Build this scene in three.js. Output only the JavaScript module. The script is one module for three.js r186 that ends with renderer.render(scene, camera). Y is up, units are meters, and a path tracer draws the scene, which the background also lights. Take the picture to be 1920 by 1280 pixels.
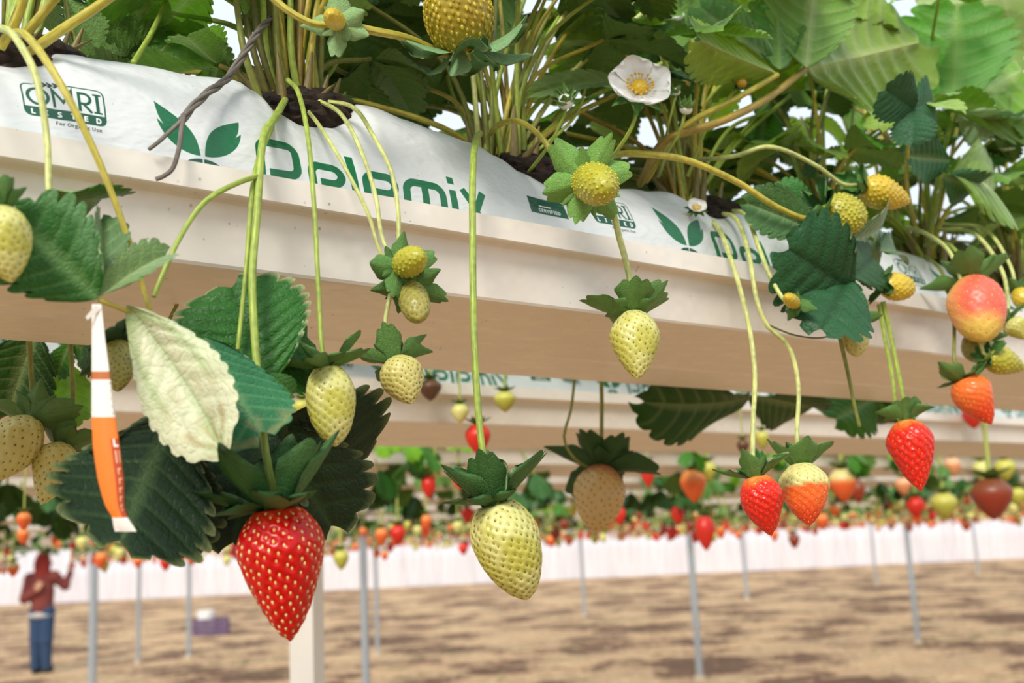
import * as THREE from 'three';
import { mergeGeometries } from 'three/addons/utils/BufferGeometryUtils.js';
import { MarchingCubes } from 'three/addons/objects/MarchingCubes.js';

// ------------------------------------------------------------------ camera, sky, sun, exposure
// World: x runs along the rows (away to the right), y up, rows stand at z = -D. The eye is 1.55 m above the ground.
const HC = 1.55, FPX = 2100;
const scene = new THREE.Scene();
const camera = new THREE.PerspectiveCamera(2 * Math.atan(640 / FPX) * 180 / Math.PI, 1.5, 0.02, 400);
const axisX = new THREE.Vector3(1.2571, -0.1186, -1).normalize();      // row direction seen from the eye
const axisY = new THREE.Vector3(-0.046, 1, -0.1762).normalize();       // up seen from the eye
const axisZ = new THREE.Vector3().crossVectors(axisX, axisY).normalize();
const camRight = new THREE.Vector3(axisX.x, axisY.x, axisZ.x), camUp = new THREE.Vector3(axisX.y, axisY.y, axisZ.y), camBack = new THREE.Vector3(axisX.z, axisY.z, axisZ.z);
camera.matrix.makeBasis(camRight, camUp, camBack);
camera.quaternion.setFromRotationMatrix(camera.matrix);
camera.position.set(0, HC, 0);
camera.focus = 0.64;
camera.userData.fStop = 9.5;
camera.updateMatrixWorld(true);
const EYE = camera.position.clone();

scene.background = new THREE.Color().setRGB(0.84, 0.93, 1.0);
scene.backgroundIntensity = 1.0;

const sun = new THREE.DirectionalLight(new THREE.Color().setRGB(1, 0.95, 0.86), 3.1);
const sunDir = new THREE.Vector3().addScaledVector(camRight, -0.30).addScaledVector(camUp, 0.85).addScaledVector(camBack, 0.75).normalize();
sun.position.copy(EYE).addScaledVector(sunDir, 30);
sun.target.position.copy(EYE);
sun.castShadow = true; sun.shadow.radius = 36;
Object.assign(sun.shadow.camera, { left: -25, right: 25, top: 25, bottom: -25, near: 0.5, far: 90 });
sun.shadow.mapSize.set(4096, 4096);
scene.add(sun, sun.target);

const renderer = new THREE.WebGLRenderer();
renderer.toneMapping = THREE.LinearToneMapping;
renderer.toneMappingExposure = 1.1;
renderer.shadowMap.enabled = true;

// ------------------------------------------------------------------ helpers
function rng(seed) { let a = seed >>> 0; return () => { a = (a + 0x6D2B79F5) | 0; let t = Math.imul(a ^ (a >>> 15), 1 | a); t = (t + Math.imul(t ^ (t >>> 7), 61 | t)) ^ t; return ((t ^ (t >>> 14)) >>> 0) / 4294967296; }; }
const V = (x, y, z) => new THREE.Vector3(x, y, z);
const lerp = (a, b, t) => a + (b - a) * t, clamp = (x, a = 0, b = 1) => Math.min(b, Math.max(a, x));
const sm = (a, b, x) => { const t = clamp((x - a) / (b - a)); return t * t * (3 - 2 * t); };
const C = (hex) => { const c = new THREE.Color(hex); return [c.r, c.g, c.b]; };
const mixc = (a, b, t) => [lerp(a[0], b[0], t), lerp(a[1], b[1], t), lerp(a[2], b[2], t)];
function rayOf(x, y) { return new THREE.Vector3().addScaledVector(camRight, (x - 960) / FPX).addScaledVector(camUp, (640 - y) / FPX).addScaledVector(camBack, -1); }
// a point of the place: where the line of sight through (x, y) meets the upright plane parallel to the rows at distance D
function P(x, y, D) { const r = rayOf(x, y); return r.multiplyScalar(D / -r.z).add(EYE); }
const depthOf = (p) => -p.clone().sub(EYE).dot(camBack);
function yAt(x, D, h) { let lo = -3000, hi = 4000; for (let i = 0; i < 50; i++) { const m = (lo + hi) / 2, r = rayOf(x, m); r.y / -r.z * D > h ? lo = m : hi = m; } return lo; }
const px = (n, p) => n * depthOf(p) / FPX;
function toPixel(p) { const d = p.clone().sub(EYE), z = -d.dot(camBack); return [960 + FPX * d.dot(camRight) / z, 640 - FPX * d.dot(camUp) / z]; }
const taken = {};
function numbered(n) { taken[n] = (taken[n] ?? -1) + 1; return taken[n] ? n + '_' + String(taken[n]).padStart(3, '0') : n; }
function tag(o, label, category, group, kind) { o.userData.label = label; if (category) o.userData.category = category; if (group) o.userData.group = group; if (kind) o.userData.kind = kind; return o; }
function thing(name, label, category, pos = V(0, 0, 0), group) { const g = new THREE.Group(); g.name = numbered(name); g.position.copy(pos); scene.add(g); return tag(g, label, category, group); }
function mesh(name, geo, mat, parent) { const m = new THREE.Mesh(geo, mat); m.castShadow = m.receiveShadow = true; m.name = parent ? name : numbered(name); (parent || scene).add(m); return m; }
function setColor(geo, c) { const n = geo.attributes.position.count, a = new Float32Array(n * 3); for (let i = 0; i < n; i++) { const k = typeof c === 'function' ? c(i) : c; a[3 * i] = k[0]; a[3 * i + 1] = k[1]; a[3 * i + 2] = k[2]; } geo.setAttribute('color', new THREE.BufferAttribute(a, 3)); return geo; }
function bare(g) { g = g.index ? g.toNonIndexed() : g; return g; }
function merge(list) { return mergeGeometries(list.map((g) => { const k = bare(g); for (const n of Object.keys(k.attributes)) if (!['position', 'normal', 'uv', 'color'].includes(n)) k.deleteAttribute(n); return k; })); }
// value noise, 2-D, tiling with period per
function noise2(seed) {
  const r = rng(seed), N = 256, t = new Float32Array(N * N); for (let i = 0; i < N * N; i++) t[i] = r();
  return (x, y, per = 256) => { const xi = Math.floor(x), yi = Math.floor(y), fx = x - xi, fy = y - yi, u = fx * fx * (3 - 2 * fx), v = fy * fy * (3 - 2 * fy);
    const g = (a, b) => t[(((b % per) + per) % per) * N + (((a % per) + per) % per)];
    return lerp(lerp(g(xi, yi), g(xi + 1, yi), u), lerp(g(xi, yi + 1), g(xi + 1, yi + 1), u), v); };
}
const nz = noise2(5);
function dataTex(w, h, f, srgb = true) {
  const d = new Uint8Array(w * h * 4);
  for (let j = 0; j < h; j++) for (let i = 0; i < w; i++) { const c = f(i / w, j / h, i, j), k = 4 * (j * w + i); for (let q = 0; q < 3; q++) d[k + q] = clamp(c[q], 0, 255); d[k + 3] = 255; }
  const t = new THREE.DataTexture(d, w, h); t.magFilter = THREE.LinearFilter; t.minFilter = THREE.LinearMipmapLinearFilter; t.generateMipmaps = true; t.wrapS = t.wrapT = THREE.RepeatWrapping; if (srgb) t.colorSpace = THREE.SRGBColorSpace; t.needsUpdate = true; return t;
}

// a stalk: round tube along points, radius running from r0 to r1
function tube(pts, r0, r1, seg = 22, rad = 7, color) {
  const curve = new THREE.CatmullRomCurve3(pts, false, 'centripetal'), fr = curve.computeFrenetFrames(seg, false), pos = [], uv = [], idx = [], len = curve.getLength();
  for (let i = 0; i <= seg; i++) {
    const p = curve.getPointAt(i / seg), n = fr.normals[i], b = fr.binormals[i], r = typeof r1 === 'function' ? r1(i / seg) : lerp(r0, r1, i / seg);
    for (let j = 0; j <= rad; j++) { const a = j / rad * 2 * Math.PI, c = Math.cos(a) * r, s = Math.sin(a) * r; pos.push(p.x + n.x * c + b.x * s, p.y + n.y * c + b.y * s, p.z + n.z * c + b.z * s); uv.push(j / rad * r0 * 6, i / seg * len); }
  }
  for (let i = 0; i < seg; i++) for (let j = 0; j < rad; j++) { const a = i * (rad + 1) + j, b = a + rad + 1; idx.push(a, a + 1, b, b, a + 1, b + 1); }
  for (const e of [0, seg]) { const k = pos.length / 3, p = curve.getPointAt(e / seg); pos.push(p.x, p.y, p.z); uv.push(0, 0); for (let j = 0; j < rad; j++) { const a = e * (rad + 1) + j; e ? idx.push(a, a + 1, k) : idx.push(a + 1, a, k); } }
  const g = new THREE.BufferGeometry(); g.setAttribute('position', new THREE.Float32BufferAttribute(pos, 3)); g.setAttribute('uv', new THREE.Float32BufferAttribute(uv, 2)); g.setIndex(idx); g.computeVertexNormals();
  if (color) setColor(g, color);
  return g;
}
// grid surface f(u, v) -> Vector3 with optional colours
function grid(nu, nv, f, col, flip) {
  const pos = [], uv = [], idx = [], cs = [];
  for (let i = 0; i <= nu; i++) for (let j = 0; j <= nv; j++) { const p = f(i / nu, j / nv, i, j); pos.push(p.x, p.y, p.z); uv.push(p.u ?? i / nu, p.w ?? j / nv); if (col) cs.push(...col(i / nu, j / nv, i, j)); }
  for (let i = 0; i < nu; i++) for (let j = 0; j < nv; j++) { const a = i * (nv + 1) + j, b = a + nv + 1; flip ? idx.push(a, a + 1, b, b, a + 1, b + 1) : idx.push(a, b, a + 1, b, b + 1, a + 1); }
  const g = new THREE.BufferGeometry(); g.setAttribute('position', new THREE.Float32BufferAttribute(pos, 3)); g.setAttribute('uv', new THREE.Float32BufferAttribute(uv, 2)); if (col) g.setAttribute('color', new THREE.Float32BufferAttribute(cs, 3)); g.setIndex(idx); g.computeVertexNormals(); return g;
}
// a second, lower skin just under a blade, in its own colour
function withUnderside(g, th, bot) {
  const b = g.clone(), p = b.attributes.position, n = b.attributes.normal, c = b.attributes.color, gc = g.attributes.color;
  for (let i = 0; i < p.count; i++) { p.setXYZ(i, p.getX(i) - n.getX(i) * th, p.getY(i) - n.getY(i) * th, p.getZ(i) - n.getZ(i) * th); n.setXYZ(i, -n.getX(i), -n.getY(i), -n.getZ(i)); const k = bot(gc.getX(i), gc.getY(i), gc.getZ(i), i); c.setXYZ(i, k[0], k[1], k[2]); }
  const ix = b.index.array; for (let i = 0; i < ix.length; i += 3) { const t = ix[i]; ix[i] = ix[i + 1]; ix[i + 1] = t; }
  return merge([g, b]);
}
// ---- a strawberry leaflet: base at the origin, midrib along +x, upper side +y. Each tooth ends a side vein.
function leaflet(o) {
  const { L, W, teeth = 8, td = 0.16, fold = 0.25, curl = -0.5, droop = 0.15, quilt = 0.035, K = 5, seed = 1, top = C('#3d6b2c'), bot = null, vein = null, sub = 6, wave = 0.05, edge = null, blotch = null } = o;
  const r = rng(seed), ph = r() * 6, jit = Array.from({ length: teeth + 2 }, () => 0.75 + 0.5 * r());
  const width = (s) => W * 0.5 * 1.42 * Math.pow(s, 0.72) * Math.pow(Math.max(0, 1 - Math.pow(s, 3.2)), 0.62);
  const mid = (s) => { const a = curl * s; return Math.abs(curl) < 1e-3 ? [L * s, 0, 0] : [L * Math.sin(a) / curl, L * (1 - Math.cos(a)) / curl, a]; };
  const half = (sd) => {
    const N = teeth * sub;
    return grid(N, K, (a, f) => {
      const q = a * teeth, near = Math.abs(q - Math.round(q)) * 2, t = 1 - near, jj = jit[Math.round(q)];
      const so = lerp(0.10, 1.0, Math.pow(a, 0.93));
      let wd = width(Math.min(so, 0.992)) * (1 - td * jj * Math.pow(near, 3.2) * Math.pow(f, 4));
      const sr = Math.max(0, so - 0.30 * (1 - 0.75 * Math.pow(so, 3)));
      let s = lerp(sr, so, Math.pow(f, 1.15)); s += td * 0.16 * jj * (0.5 - Math.pow(near, 3)) * Math.pow(f, 6) * (0.4 + so);
      const [x, y, an] = mid(s), lat = f * wd;
      const qb = 0.5 * quilt * W * Math.pow(Math.abs(Math.sin(Math.PI * q)), 0.8) * Math.sqrt(f) * (1.15 - f) * 1.3;
      const up = lat * Math.sin(fold) - droop * wd * f * f + qb + wave * W * f * f * Math.sin(ph + s * 7 + sd * 1.3);
      const nx = -Math.sin(an), ny = Math.cos(an), p = V(x + nx * up, y + ny * up, sd * lat * Math.cos(fold)); p.u = s * L; p.w = sd * lat; return p;
    }, (a, f, i) => {
      const q = a * teeth, onVein = (i % sub === 0) || f < 0.01, m = 0.88 + 0.24 * nz(a * 9 + seed * 3.1, f * 5 + sd * 7);
      let c = [top[0] * m, top[1] * m, top[2] * m];
      if (blotch) c = blotch(c, a, f, sd);
      if (vein && onVein) c = mixc(c, vein, f < 0.01 ? 0.75 : 0.42 * (1 - 0.5 * f));
      if (edge && f > 0.99) c = mixc(c, edge, 0.7);
      return c;
    }, sd > 0);
  };
  const g = mergeGeometries([half(1), half(-1)]);
  return bot ? withUnderside(g, 0.0004, (x, y, z, i) => { const m = 0.9 + 0.2 * nz(i * 0.37, seed); return [bot[0] * m, bot[1] * m, bot[2] * m]; }) : g;
}
// ---- a sepal: base at origin along +x, upper side +y, 1 to 3 pointed teeth at the end
function sepal(o) {
  const { L, W, lobes = 1, curl = 0.4, cup = 0.3, top = C('#2f6424'), bot = C('#5f8a4a'), seed = 1, base = 0.5, nu = 8, nv = 8, edge = null, twist = 0 } = o, r = rng(seed), sk = (r() - 0.5) * 0.3;
  const g = grid(nv, nu, (v, uu) => {
    const u = uu * 2 - 1; let ls;
    if (lobes === 1) ls = 1 - 0.42 * Math.pow(Math.abs(u), 1.6); else { const q = (u + 1) / 2 * lobes, t = Math.abs(q - Math.floor(q) - 0.5) * 2; ls = 1 - 0.13 * Math.pow(t, 1.4) - 0.34 * u * u + sk * 0.3 * u; }
    const wv = lobes === 1 ? lerp(base, 1, Math.pow(Math.sin(Math.min(1, v / 0.6) * Math.PI / 2), 1.1)) * (1 - 0.5 * Math.pow(v, 4)) : lerp(base, 1, sm(0, 0.65, v)) * (1 - 0.12 * Math.pow(v, 4));
    const s = v * lerp(1, ls, Math.pow(v, 1.6)), a = curl * s, lat = u * W / 2 * wv, x = Math.abs(curl) < 1e-3 ? L * s : L * Math.sin(a) / curl, y = Math.abs(curl) < 1e-3 ? 0 : L * (1 - Math.cos(a)) / curl;
    const up = cup * W * 0.5 * u * u * Math.min(1, v * 2.5) - 0.03 * W * Math.exp(-u * u * 40), tw = twist * v;
    return V(x - Math.sin(a) * up, y + Math.cos(a) * up + lat * Math.sin(tw), lat * Math.cos(tw));
  }, (v, uu) => { const u = uu * 2 - 1, m = 0.85 + 0.3 * nz(v * 6 + seed, uu * 6); let c = [top[0] * m, top[1] * m, top[2] * m]; if (Math.abs(u) < 0.1) c = mixc(c, bot, 0.35); if (edge && (Math.abs(u) > 0.97 || v > 0.99)) c = mixc(c, edge, 0.6); return c; }, true);
  return withUnderside(g, 0.00035, () => { const m = 0.9 + 0.2 * r(); return [bot[0] * m, bot[1] * m, bot[2] * m]; });
}
// ---- the flesh of a berry: top at the origin, axis along -y; achenes sit in dimples
function fruit(o) {
  const { L, R, vm = 0.3, p = 1.6, q = 0.85, r0 = 0.42, bend = 0, seeds = 220, dim = 0.05, nu = 84, nv = 72, color, seedColor, seedSize = 0.055, proud = 0.0, seed = 3, lump = 0.03, flat = 1 } = o;
  const rr = (v) => v < vm ? R * (r0 + (1 - r0) * Math.pow(Math.sin(v / vm * Math.PI / 2), 0.75)) : R * Math.pow(Math.max(0, 1 - Math.pow((v - vm) / (1 - vm), p)), q);
  const ctr = (v) => bend * R * v * v;
  const at = (v, a) => { const l = 1 + lump * (2 * nz(v * 3 + seed * 7, 3 + 2 * Math.cos(a) + seed) - 1) + lump * (2 * nz(v * 4 + 40, 2 + 2 * Math.sin(a) + seed) - 1), k = rr(v) * l; return V(ctr(v) + k * Math.cos(a), -v * L, k * Math.sin(a) * flat); };
  const M = 200, cum = [0]; for (let i = 1; i <= M; i++) { const v = (i - 0.5) / M, d = Math.hypot(L / M, rr(i / M) - rr((i - 1) / M)); cum.push(cum[i - 1] + (rr(v) + 0.12 * R) * d); }
  const S = []; let k = 0; const rj = rng(seed + 11);
  for (let i = 0; i < seeds; i++) { const t = (i + 0.6) / seeds * cum[M]; while (cum[k + 1] < t) k++; const v = (k + (t - cum[k]) / (cum[k + 1] - cum[k])) / M + (rj() - 0.5) * 0.012; if (v > 0.015 && v < 0.985) S.push({ v, a: i * 2.399963 + (rj() - 0.5) * 0.16, p: null }); }
  const nrm = (v, a) => { const e = 1e-3, d1 = at(Math.min(1, v + e), a).sub(at(Math.max(0, v - e), a)), d2 = at(v, a + e).sub(at(v, a - e)); return d2.cross(d1).normalize(); };
  for (const s of S) { s.p = at(s.v, s.a); s.n = nrm(s.v, s.a); if (s.n.dot(V(s.p.x - ctr(s.v), 0, s.p.z)) < 0) s.n.negate(); }
  const area = 2 * Math.PI * cum[M] / seeds, sig = Math.sqrt(area) * 0.31, sv = [...S].sort((a, b) => a.v - b.v);
  const cols = [], vmap = (t) => t < 0.08 ? t / 0.08 * 0.02 : t > 0.92 ? 1 - Math.pow((1 - t) / 0.08, 1.6) * 0.05 : 0.02 + (t - 0.08) / 0.84 * 0.93;
  const g = grid(nv, nu, (t, uu) => {
    const v = vmap(t), a = uu * 2 * Math.PI, b = at(v, a); if (t === 0) b.set(0, 0.02 * L, 0);
    let d = 0; const win = 3 * sig / L + 0.02;
    let lo = 0, hi = sv.length; while (lo < hi) { const m = (lo + hi) >> 1; sv[m].v < v - win ? lo = m + 1 : hi = m; }
    for (let i = lo; i < sv.length && sv[i].v < v + win; i++) { const s = sv[i], d2 = (s.p.x - b.x) ** 2 + (s.p.y - b.y) ** 2 + (s.p.z - b.z) ** 2; if (d2 < 9 * sig * sig) d += Math.exp(-d2 / (sig * sig)); }
    cols.push(...color(v, a));
    if (t > 0 && t < 1) { const n = V(b.x - ctr(v), 0.0, b.z).normalize(); if (v > 0.8) n.y = -(v - 0.8) * 4; if (v < 0.1) n.y = (0.1 - v) * 6; b.addScaledVector(n.normalize(), (proud ? 1 : -1) * dim * R * Math.min(1, d)); }
    return b;
  }, null, true);
  g.setAttribute('color', new THREE.Float32BufferAttribute(cols, 3));
  { const n = g.attributes.normal, w = nu + 1; for (let i = 0; i <= nv; i++) { const a = i * w, b = a + nu, x = n.getX(a) + n.getX(b), y = n.getY(a) + n.getY(b), z = n.getZ(a) + n.getZ(b), l = Math.hypot(x, y, z) || 1; n.setXYZ(a, x / l, y / l, z / l); n.setXYZ(b, x / l, y / l, z / l); } }
  const base = new THREE.IcosahedronGeometry(1, 0), list = [], m4 = new THREE.Matrix4(), qn = new THREE.Quaternion();
  for (const s of S) {
    const down = V(0, -1, 0).addScaledVector(s.n, s.n.y).normalize(), side = new THREE.Vector3().crossVectors(down, s.n).normalize(), z = seedSize * R * (0.85 + 0.3 * rj());
    m4.makeBasis(side, down, s.n); qn.setFromRotationMatrix(m4);
    m4.compose(s.p.clone().addScaledVector(s.n, proud ? dim * R * 0.9 : -dim * R * 0.62), qn, V(z * 0.62, z, z * 0.45));
    const c = seedColor(s.v, s.a, rj()); list.push(setColor(base.clone().applyMatrix4(m4), c));
  }
  return { flesh: g, achenes: mergeGeometries(list) };
}

// ------------------------------------------------------------------ materials
const M = {};
const phys = (o) => new THREE.MeshPhysicalMaterial({ side: THREE.DoubleSide, ...o });
const crinkle = dataTex(256, 256, (u, v) => { const a = Math.abs(nz(u * 16, v * 16, 16) - 0.5) * 2, b = Math.abs(nz(u * 32 + 7, v * 32, 32) - 0.5) * 2, n = 255 * (1 - 0.6 * Math.exp(-a * 6) - 0.4 * Math.exp(-b * 5)); return [n, n, n]; }, false);
crinkle.repeat.set(1.6, 1.6);
M.leaf = phys({ vertexColors: true, roughness: 0.46, specularIntensity: 0.55, transmission: 0.1, thickness: 0, bumpMap: crinkle, bumpScale: 0.0005 });
M.leafThin = phys({ vertexColors: true, roughness: 0.6, transmission: 0.45, thickness: 0, bumpMap: crinkle, bumpScale: 0.0004 });
M.sepal = phys({ vertexColors: true, roughness: 0.42, specularIntensity: 0.6, bumpMap: crinkle, bumpScale: 0.0004 });
M.petal = phys({ vertexColors: true, roughness: 0.6, transmission: 0.4, thickness: 0 });
M.ripe = phys({ vertexColors: true, roughness: 0.34, clearcoat: 0.35, clearcoatRoughness: 0.08, specularIntensity: 0.45 });
M.unripe = phys({ vertexColors: true, roughness: 0.42, clearcoat: 0.15, clearcoatRoughness: 0.3 });
M.achene = phys({ vertexColors: true, roughness: 0.4 });
const fibre = dataTex(64, 256, (u, v) => { const n = 0.78 + 0.22 * nz(u * 32, v * 4, 32) + 0.12 * (nz(u * 8, v * 16, 16) - 0.5); return [255 * n, 255 * n, 255 * n]; });
fibre.repeat.set(60, 25);
const stalkMat = (hex) => phys({ color: hex, map: fibre, roughness: 0.5, sheen: 0.4, sheenColor: new THREE.Color('#dfe8b0'), sheenRoughness: 0.6 });
M.stalkPale = stalkMat('#d3d884'); M.stalkGreen = stalkMat('#a9bf4e'); M.stalkYellow = stalkMat('#cfc04a'); M.stalkOlive = stalkMat('#8f9440'); M.stalkDark = stalkMat('#6d6a2c'); M.stalkBrown = stalkMat('#a58a35');
M.crown = stalkMat('#8a7a42');

// cream plastic of the gutters: fine specks of dirt
const speckle = dataTex(1024, 256, (() => { const a = rng(8), spots = []; for (let i = 0; i < 95; i++) spots.push([a() * 1024, a() * 256, 0.2 + a() * a() * 1.5, 0.2 + 0.6 * a()]); const f = new Float32Array(1024 * 256).fill(0); for (const [x, y, r, s] of spots) for (let j = -4; j <= 4; j++) for (let i = -4; i <= 4; i++) { const d = Math.hypot(i, j); if (d < r + 0.7) { const k = ((Math.round(y) + j + 256) % 256) * 1024 + (Math.round(x) + i + 1024) % 1024; f[k] = Math.max(f[k], s * clamp(r + 0.7 - d)); } }
  return (u, v, i, j) => { const n = 0.965 + 0.05 * nz(u * 24, v * 12, 12) * nz(u * 90, v * 30, 30), s = 1 - f[j * 1024 + i]; return [240 * n * lerp(0.4, 1, s), 233 * n * lerp(0.32, 1, s), 223 * n * lerp(0.25, 1, s)]; }; })());
speckle.repeat.set(1 / 0.5, 1 / 0.125);
M.gutter = phys({ map: speckle, roughness: 0.42, clearcoat: 0.1, clearcoatRoughness: 0.4 });
M.steel = phys({ color: '#a9b0b6', metalness: 0.55, roughness: 0.45 });
M.footing = phys({ color: '#b7a68e', roughness: 0.9 });
M.whitePost = phys({ color: '#e4e0da', roughness: 0.5 });
M.soil = phys({ vertexColors: true, roughness: 0.95 });

// print of the grow bags: one repeat is 0.368 m long, 0.0892 m high
const REP = 0.368, REPH = 0.0892, VLOW = 0.025;
function bagPrint() {
  const w = 2048, h = 512, cv = document.createElement('canvas'); cv.width = w; cv.height = h; const g = cv.getContext('2d'), k = w / REP;
  const X = (m) => m * k, Y = (m) => h - (m + VLOW) * k;         // metres along the bag, metres above the gutter's lip
  g.fillStyle = '#d6d9d9'; g.fillRect(0, 0, w, h);
  const r = rng(77); for (let i = 0; i < 160; i++) { g.fillStyle = `rgba(60,55,50,${0.15 + 0.5 * r() * r()})`; const s = 0.7 + 2 * r() * r(); g.beginPath(); g.arc(r() * w, r() * h, s, 0, 7); g.fill(); }
  const green = '#11683f', deep = '#13503a';
  const rr = (x, y, ww, hh, q) => { g.beginPath(); g.moveTo(x + q, y); g.lineTo(x + ww - q, y); g.quadraticCurveTo(x + ww, y, x + ww, y + q); g.lineTo(x + ww, y + hh - q); g.quadraticCurveTo(x + ww, y + hh, x + ww - q, y + hh); g.lineTo(x + q, y + hh); g.quadraticCurveTo(x, y + hh, x, y + hh - q); g.lineTo(x, y + q); g.quadraticCurveTo(x, y, x + q, y); g.closePath(); };
  // certificate badge
  { const x0 = X(0.0085), x1 = X(0.0465), y0 = Y(0.0322), y1 = Y(0.0108), ym = Y(0.0165), q = 22;
    g.fillStyle = deep; rr(x0, y0, x1 - x0, y1 - y0, q); g.save(); g.clip(); g.fillRect(x0, ym, x1 - x0, y1 - ym + 5); g.restore();
    g.strokeStyle = deep; g.lineWidth = 4; rr(x0 + 2, y0, x1 - x0 - 4, y1 - y0, q); g.stroke();
    g.fillStyle = '#d6d9d9'; g.fillRect(x0 + 34, y0 - 6, 58, 12);
    g.strokeStyle = '#12322a'; g.lineWidth = 3; g.beginPath(); g.moveTo(x0 + 36, y0 - 4); g.lineTo(x0 + 100, y0); g.stroke(); g.lineWidth = 6; for (let i = 0; i < 4; i++) { const a = x0 + 42 + i * 14; g.beginPath(); g.moveTo(a, y0 - 11); g.lineTo(a + 11, y0 - 1); g.lineTo(a, y0 + 8); g.stroke(); }
    g.fillStyle = deep; g.textAlign = 'center'; g.textBaseline = 'alphabetic'; const hh = ym - y0;
    // letters drawn as strokes: O M R I
    g.strokeStyle = deep; g.lineJoin = 'miter'; const b = ym - 6, t = y0 + hh * 0.16, cy = (b + t) / 2, ry = (b - t) / 2 - 4;
    g.lineWidth = 9; g.beginPath(); g.ellipse(x0 + 40, cy, 25, ry, 0, 0, 7); g.stroke();
    g.lineWidth = 7; g.beginPath(); g.moveTo(x0 + 79, b); g.lineTo(x0 + 79, t + 2); g.lineTo(x0 + 102, b - 22); g.lineTo(x0 + 124, t + 2); g.lineTo(x0 + 124, b); g.stroke();
    g.lineWidth = 8; g.beginPath(); g.moveTo(x0 + 143, b); g.lineTo(x0 + 143, t + 4); g.lineTo(x0 + 155, t + 4); g.bezierCurveTo(x0 + 178, t + 4, x0 + 178, cy + 6, x0 + 155, cy + 6); g.lineTo(x0 + 146, cy + 6); g.moveTo(x0 + 153, cy + 6); g.lineTo(x0 + 174, b); g.stroke();
    g.lineWidth = 9; g.beginPath(); g.moveTo(x0 + 191, b); g.lineTo(x0 + 191, t); g.stroke(); g.lineWidth = 6; g.beginPath(); g.moveTo(x0 + 180, t + 3); g.lineTo(x0 + 202, t + 3); g.moveTo(x0 + 180, b - 3); g.lineTo(x0 + 202, b - 3); g.stroke();
    g.fillStyle = '#f2f3f1'; g.font = 'bold 25px sans-serif'; 'LISTED'.split('').forEach((c, i) => g.fillText(c, x0 + 22 + i * 33.5, y1 - 6));
    g.fillStyle = '#171c1a'; g.font = 'bold 16px sans-serif'; g.textAlign = 'right'; g.fillText('For Organic Use', x1 - 14, Y(0.0070)); }
  // two leaves
  { const cx = X(0.0955), by = Y(0.0045), u = k * 0.001; g.fillStyle = green;
    const leafp = (s) => { g.beginPath(); g.moveTo(cx + s * 1.2 * u, by); g.bezierCurveTo(cx + s * 2 * u, by - 16 * u, cx + s * 9 * u, by - 21 * u, cx + s * 23 * u, by - (s < 0 ? 29 : 26) * u); g.bezierCurveTo(cx + s * 22.5 * u, by - 22 * u, cx + s * 22 * u, by - 19 * u, cx + s * 19.5 * u, by - 15 * u); g.lineTo(cx + s * 23 * u, by - 18 * u); g.bezierCurveTo(cx + s * 21 * u, by - 5 * u, cx + s * 9 * u, by + 0.5 * u, cx + s * 1.2 * u, by); g.closePath(); g.fill(); };
    leafp(-1); leafp(1); g.fillStyle = deep; g.beginPath(); g.ellipse(cx, by + 5.2 * u, 9 * u, 3.4 * u, 0, Math.PI, 2 * Math.PI); g.fill(); g.fillRect(cx - 9 * u, by + 5 * u, 18 * u, 8 * u); g.fillStyle = '#d6d9d9'; g.fillRect(cx - 0.4 * u, by - 2 * u, 0.9 * u, 20 * u); }
  // the name in square rounded letters; its foot runs down behind the lip
  { const s = k * 0.001; g.strokeStyle = green; g.lineJoin = 'round'; g.lineCap = 'butt'; g.lineWidth = 5 * s; const B = -13, XH = 15.5, CH = 23.5; let x = 128.5;
    const Yb = (m) => Y(m * 0.001), line = (a) => { g.beginPath(); a.forEach(([p, q], i) => i ? g.lineTo(X((x + p) * 0.001), Yb(q)) : g.moveTo(X((x + p) * 0.001), Yb(q))); g.stroke(); };
    const soft = (a, rad) => { g.beginPath(); g.moveTo(X((x + a[0][0]) * 0.001), Yb(a[0][1])); for (let i = 1; i < a.length - 1; i++) g.arcTo(X((x + a[i][0]) * 0.001), Yb(a[i][1]), X((x + a[i + 1][0]) * 0.001), Yb(a[i + 1][1]), rad * s); const e = a[a.length - 1]; g.lineTo(X((x + e[0]) * 0.001), Yb(e[1])); g.stroke(); };
    soft([[0, B], [0, CH - 2.5], [22, CH - 2.5], [22, 2.5], [5, 2.5]], 5); x += 31;                         // P
    const e = () => soft([[20, B], [0, B], [0, XH - 2.5], [19, XH - 2.5], [19, 2], [5, 2]], 6);
    e(); x += 27; line([[0, B], [0, CH]]); x += 8; e(); x += 27;                                               // e l e
    soft([[0, B], [0, XH - 2.5], [26, XH - 2.5], [26, B]], 6); line([[13, XH - 2.5], [13, B]]); x += 34;       // m
    line([[0, B], [0, 13]]); line([[0, 17.5], [0, 22.5]]); x += 8;                                             // i
    line([[0, XH], [16, B]]); line([[16, XH], [0, B]]); }                                                      // x
  // small certificate plate
  { const x0 = X(0.3185), y0 = Y(0.0215); g.fillStyle = deep; g.fillRect(x0, y0, X(0.0335), X(0.0125)); g.strokeStyle = deep; g.fillStyle = '#f2f3f1'; g.font = 'bold 22px sans-serif'; g.textAlign = 'left'; g.fillText('CERTIFIED', x0 + 42, y0 + 60); g.fillRect(x0 + 50, y0 + 32, 60, 5); }
  const t = new THREE.CanvasTexture(cv); t.colorSpace = THREE.SRGBColorSpace; t.wrapS = THREE.RepeatWrapping; t.wrapT = THREE.ClampToEdgeWrapping; t.anisotropy = 8; return t;
}
const wrinkle = dataTex(512, 256, (u, v) => { const n = 120 * nz(u * 16, v * 8, 8) + 80 * nz(u * 60, v * 20, 20) + 55 * nz(u * 120, v * 60, 60); return [n, n, n]; }, false);
const printTex = bagPrint(); 
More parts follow.
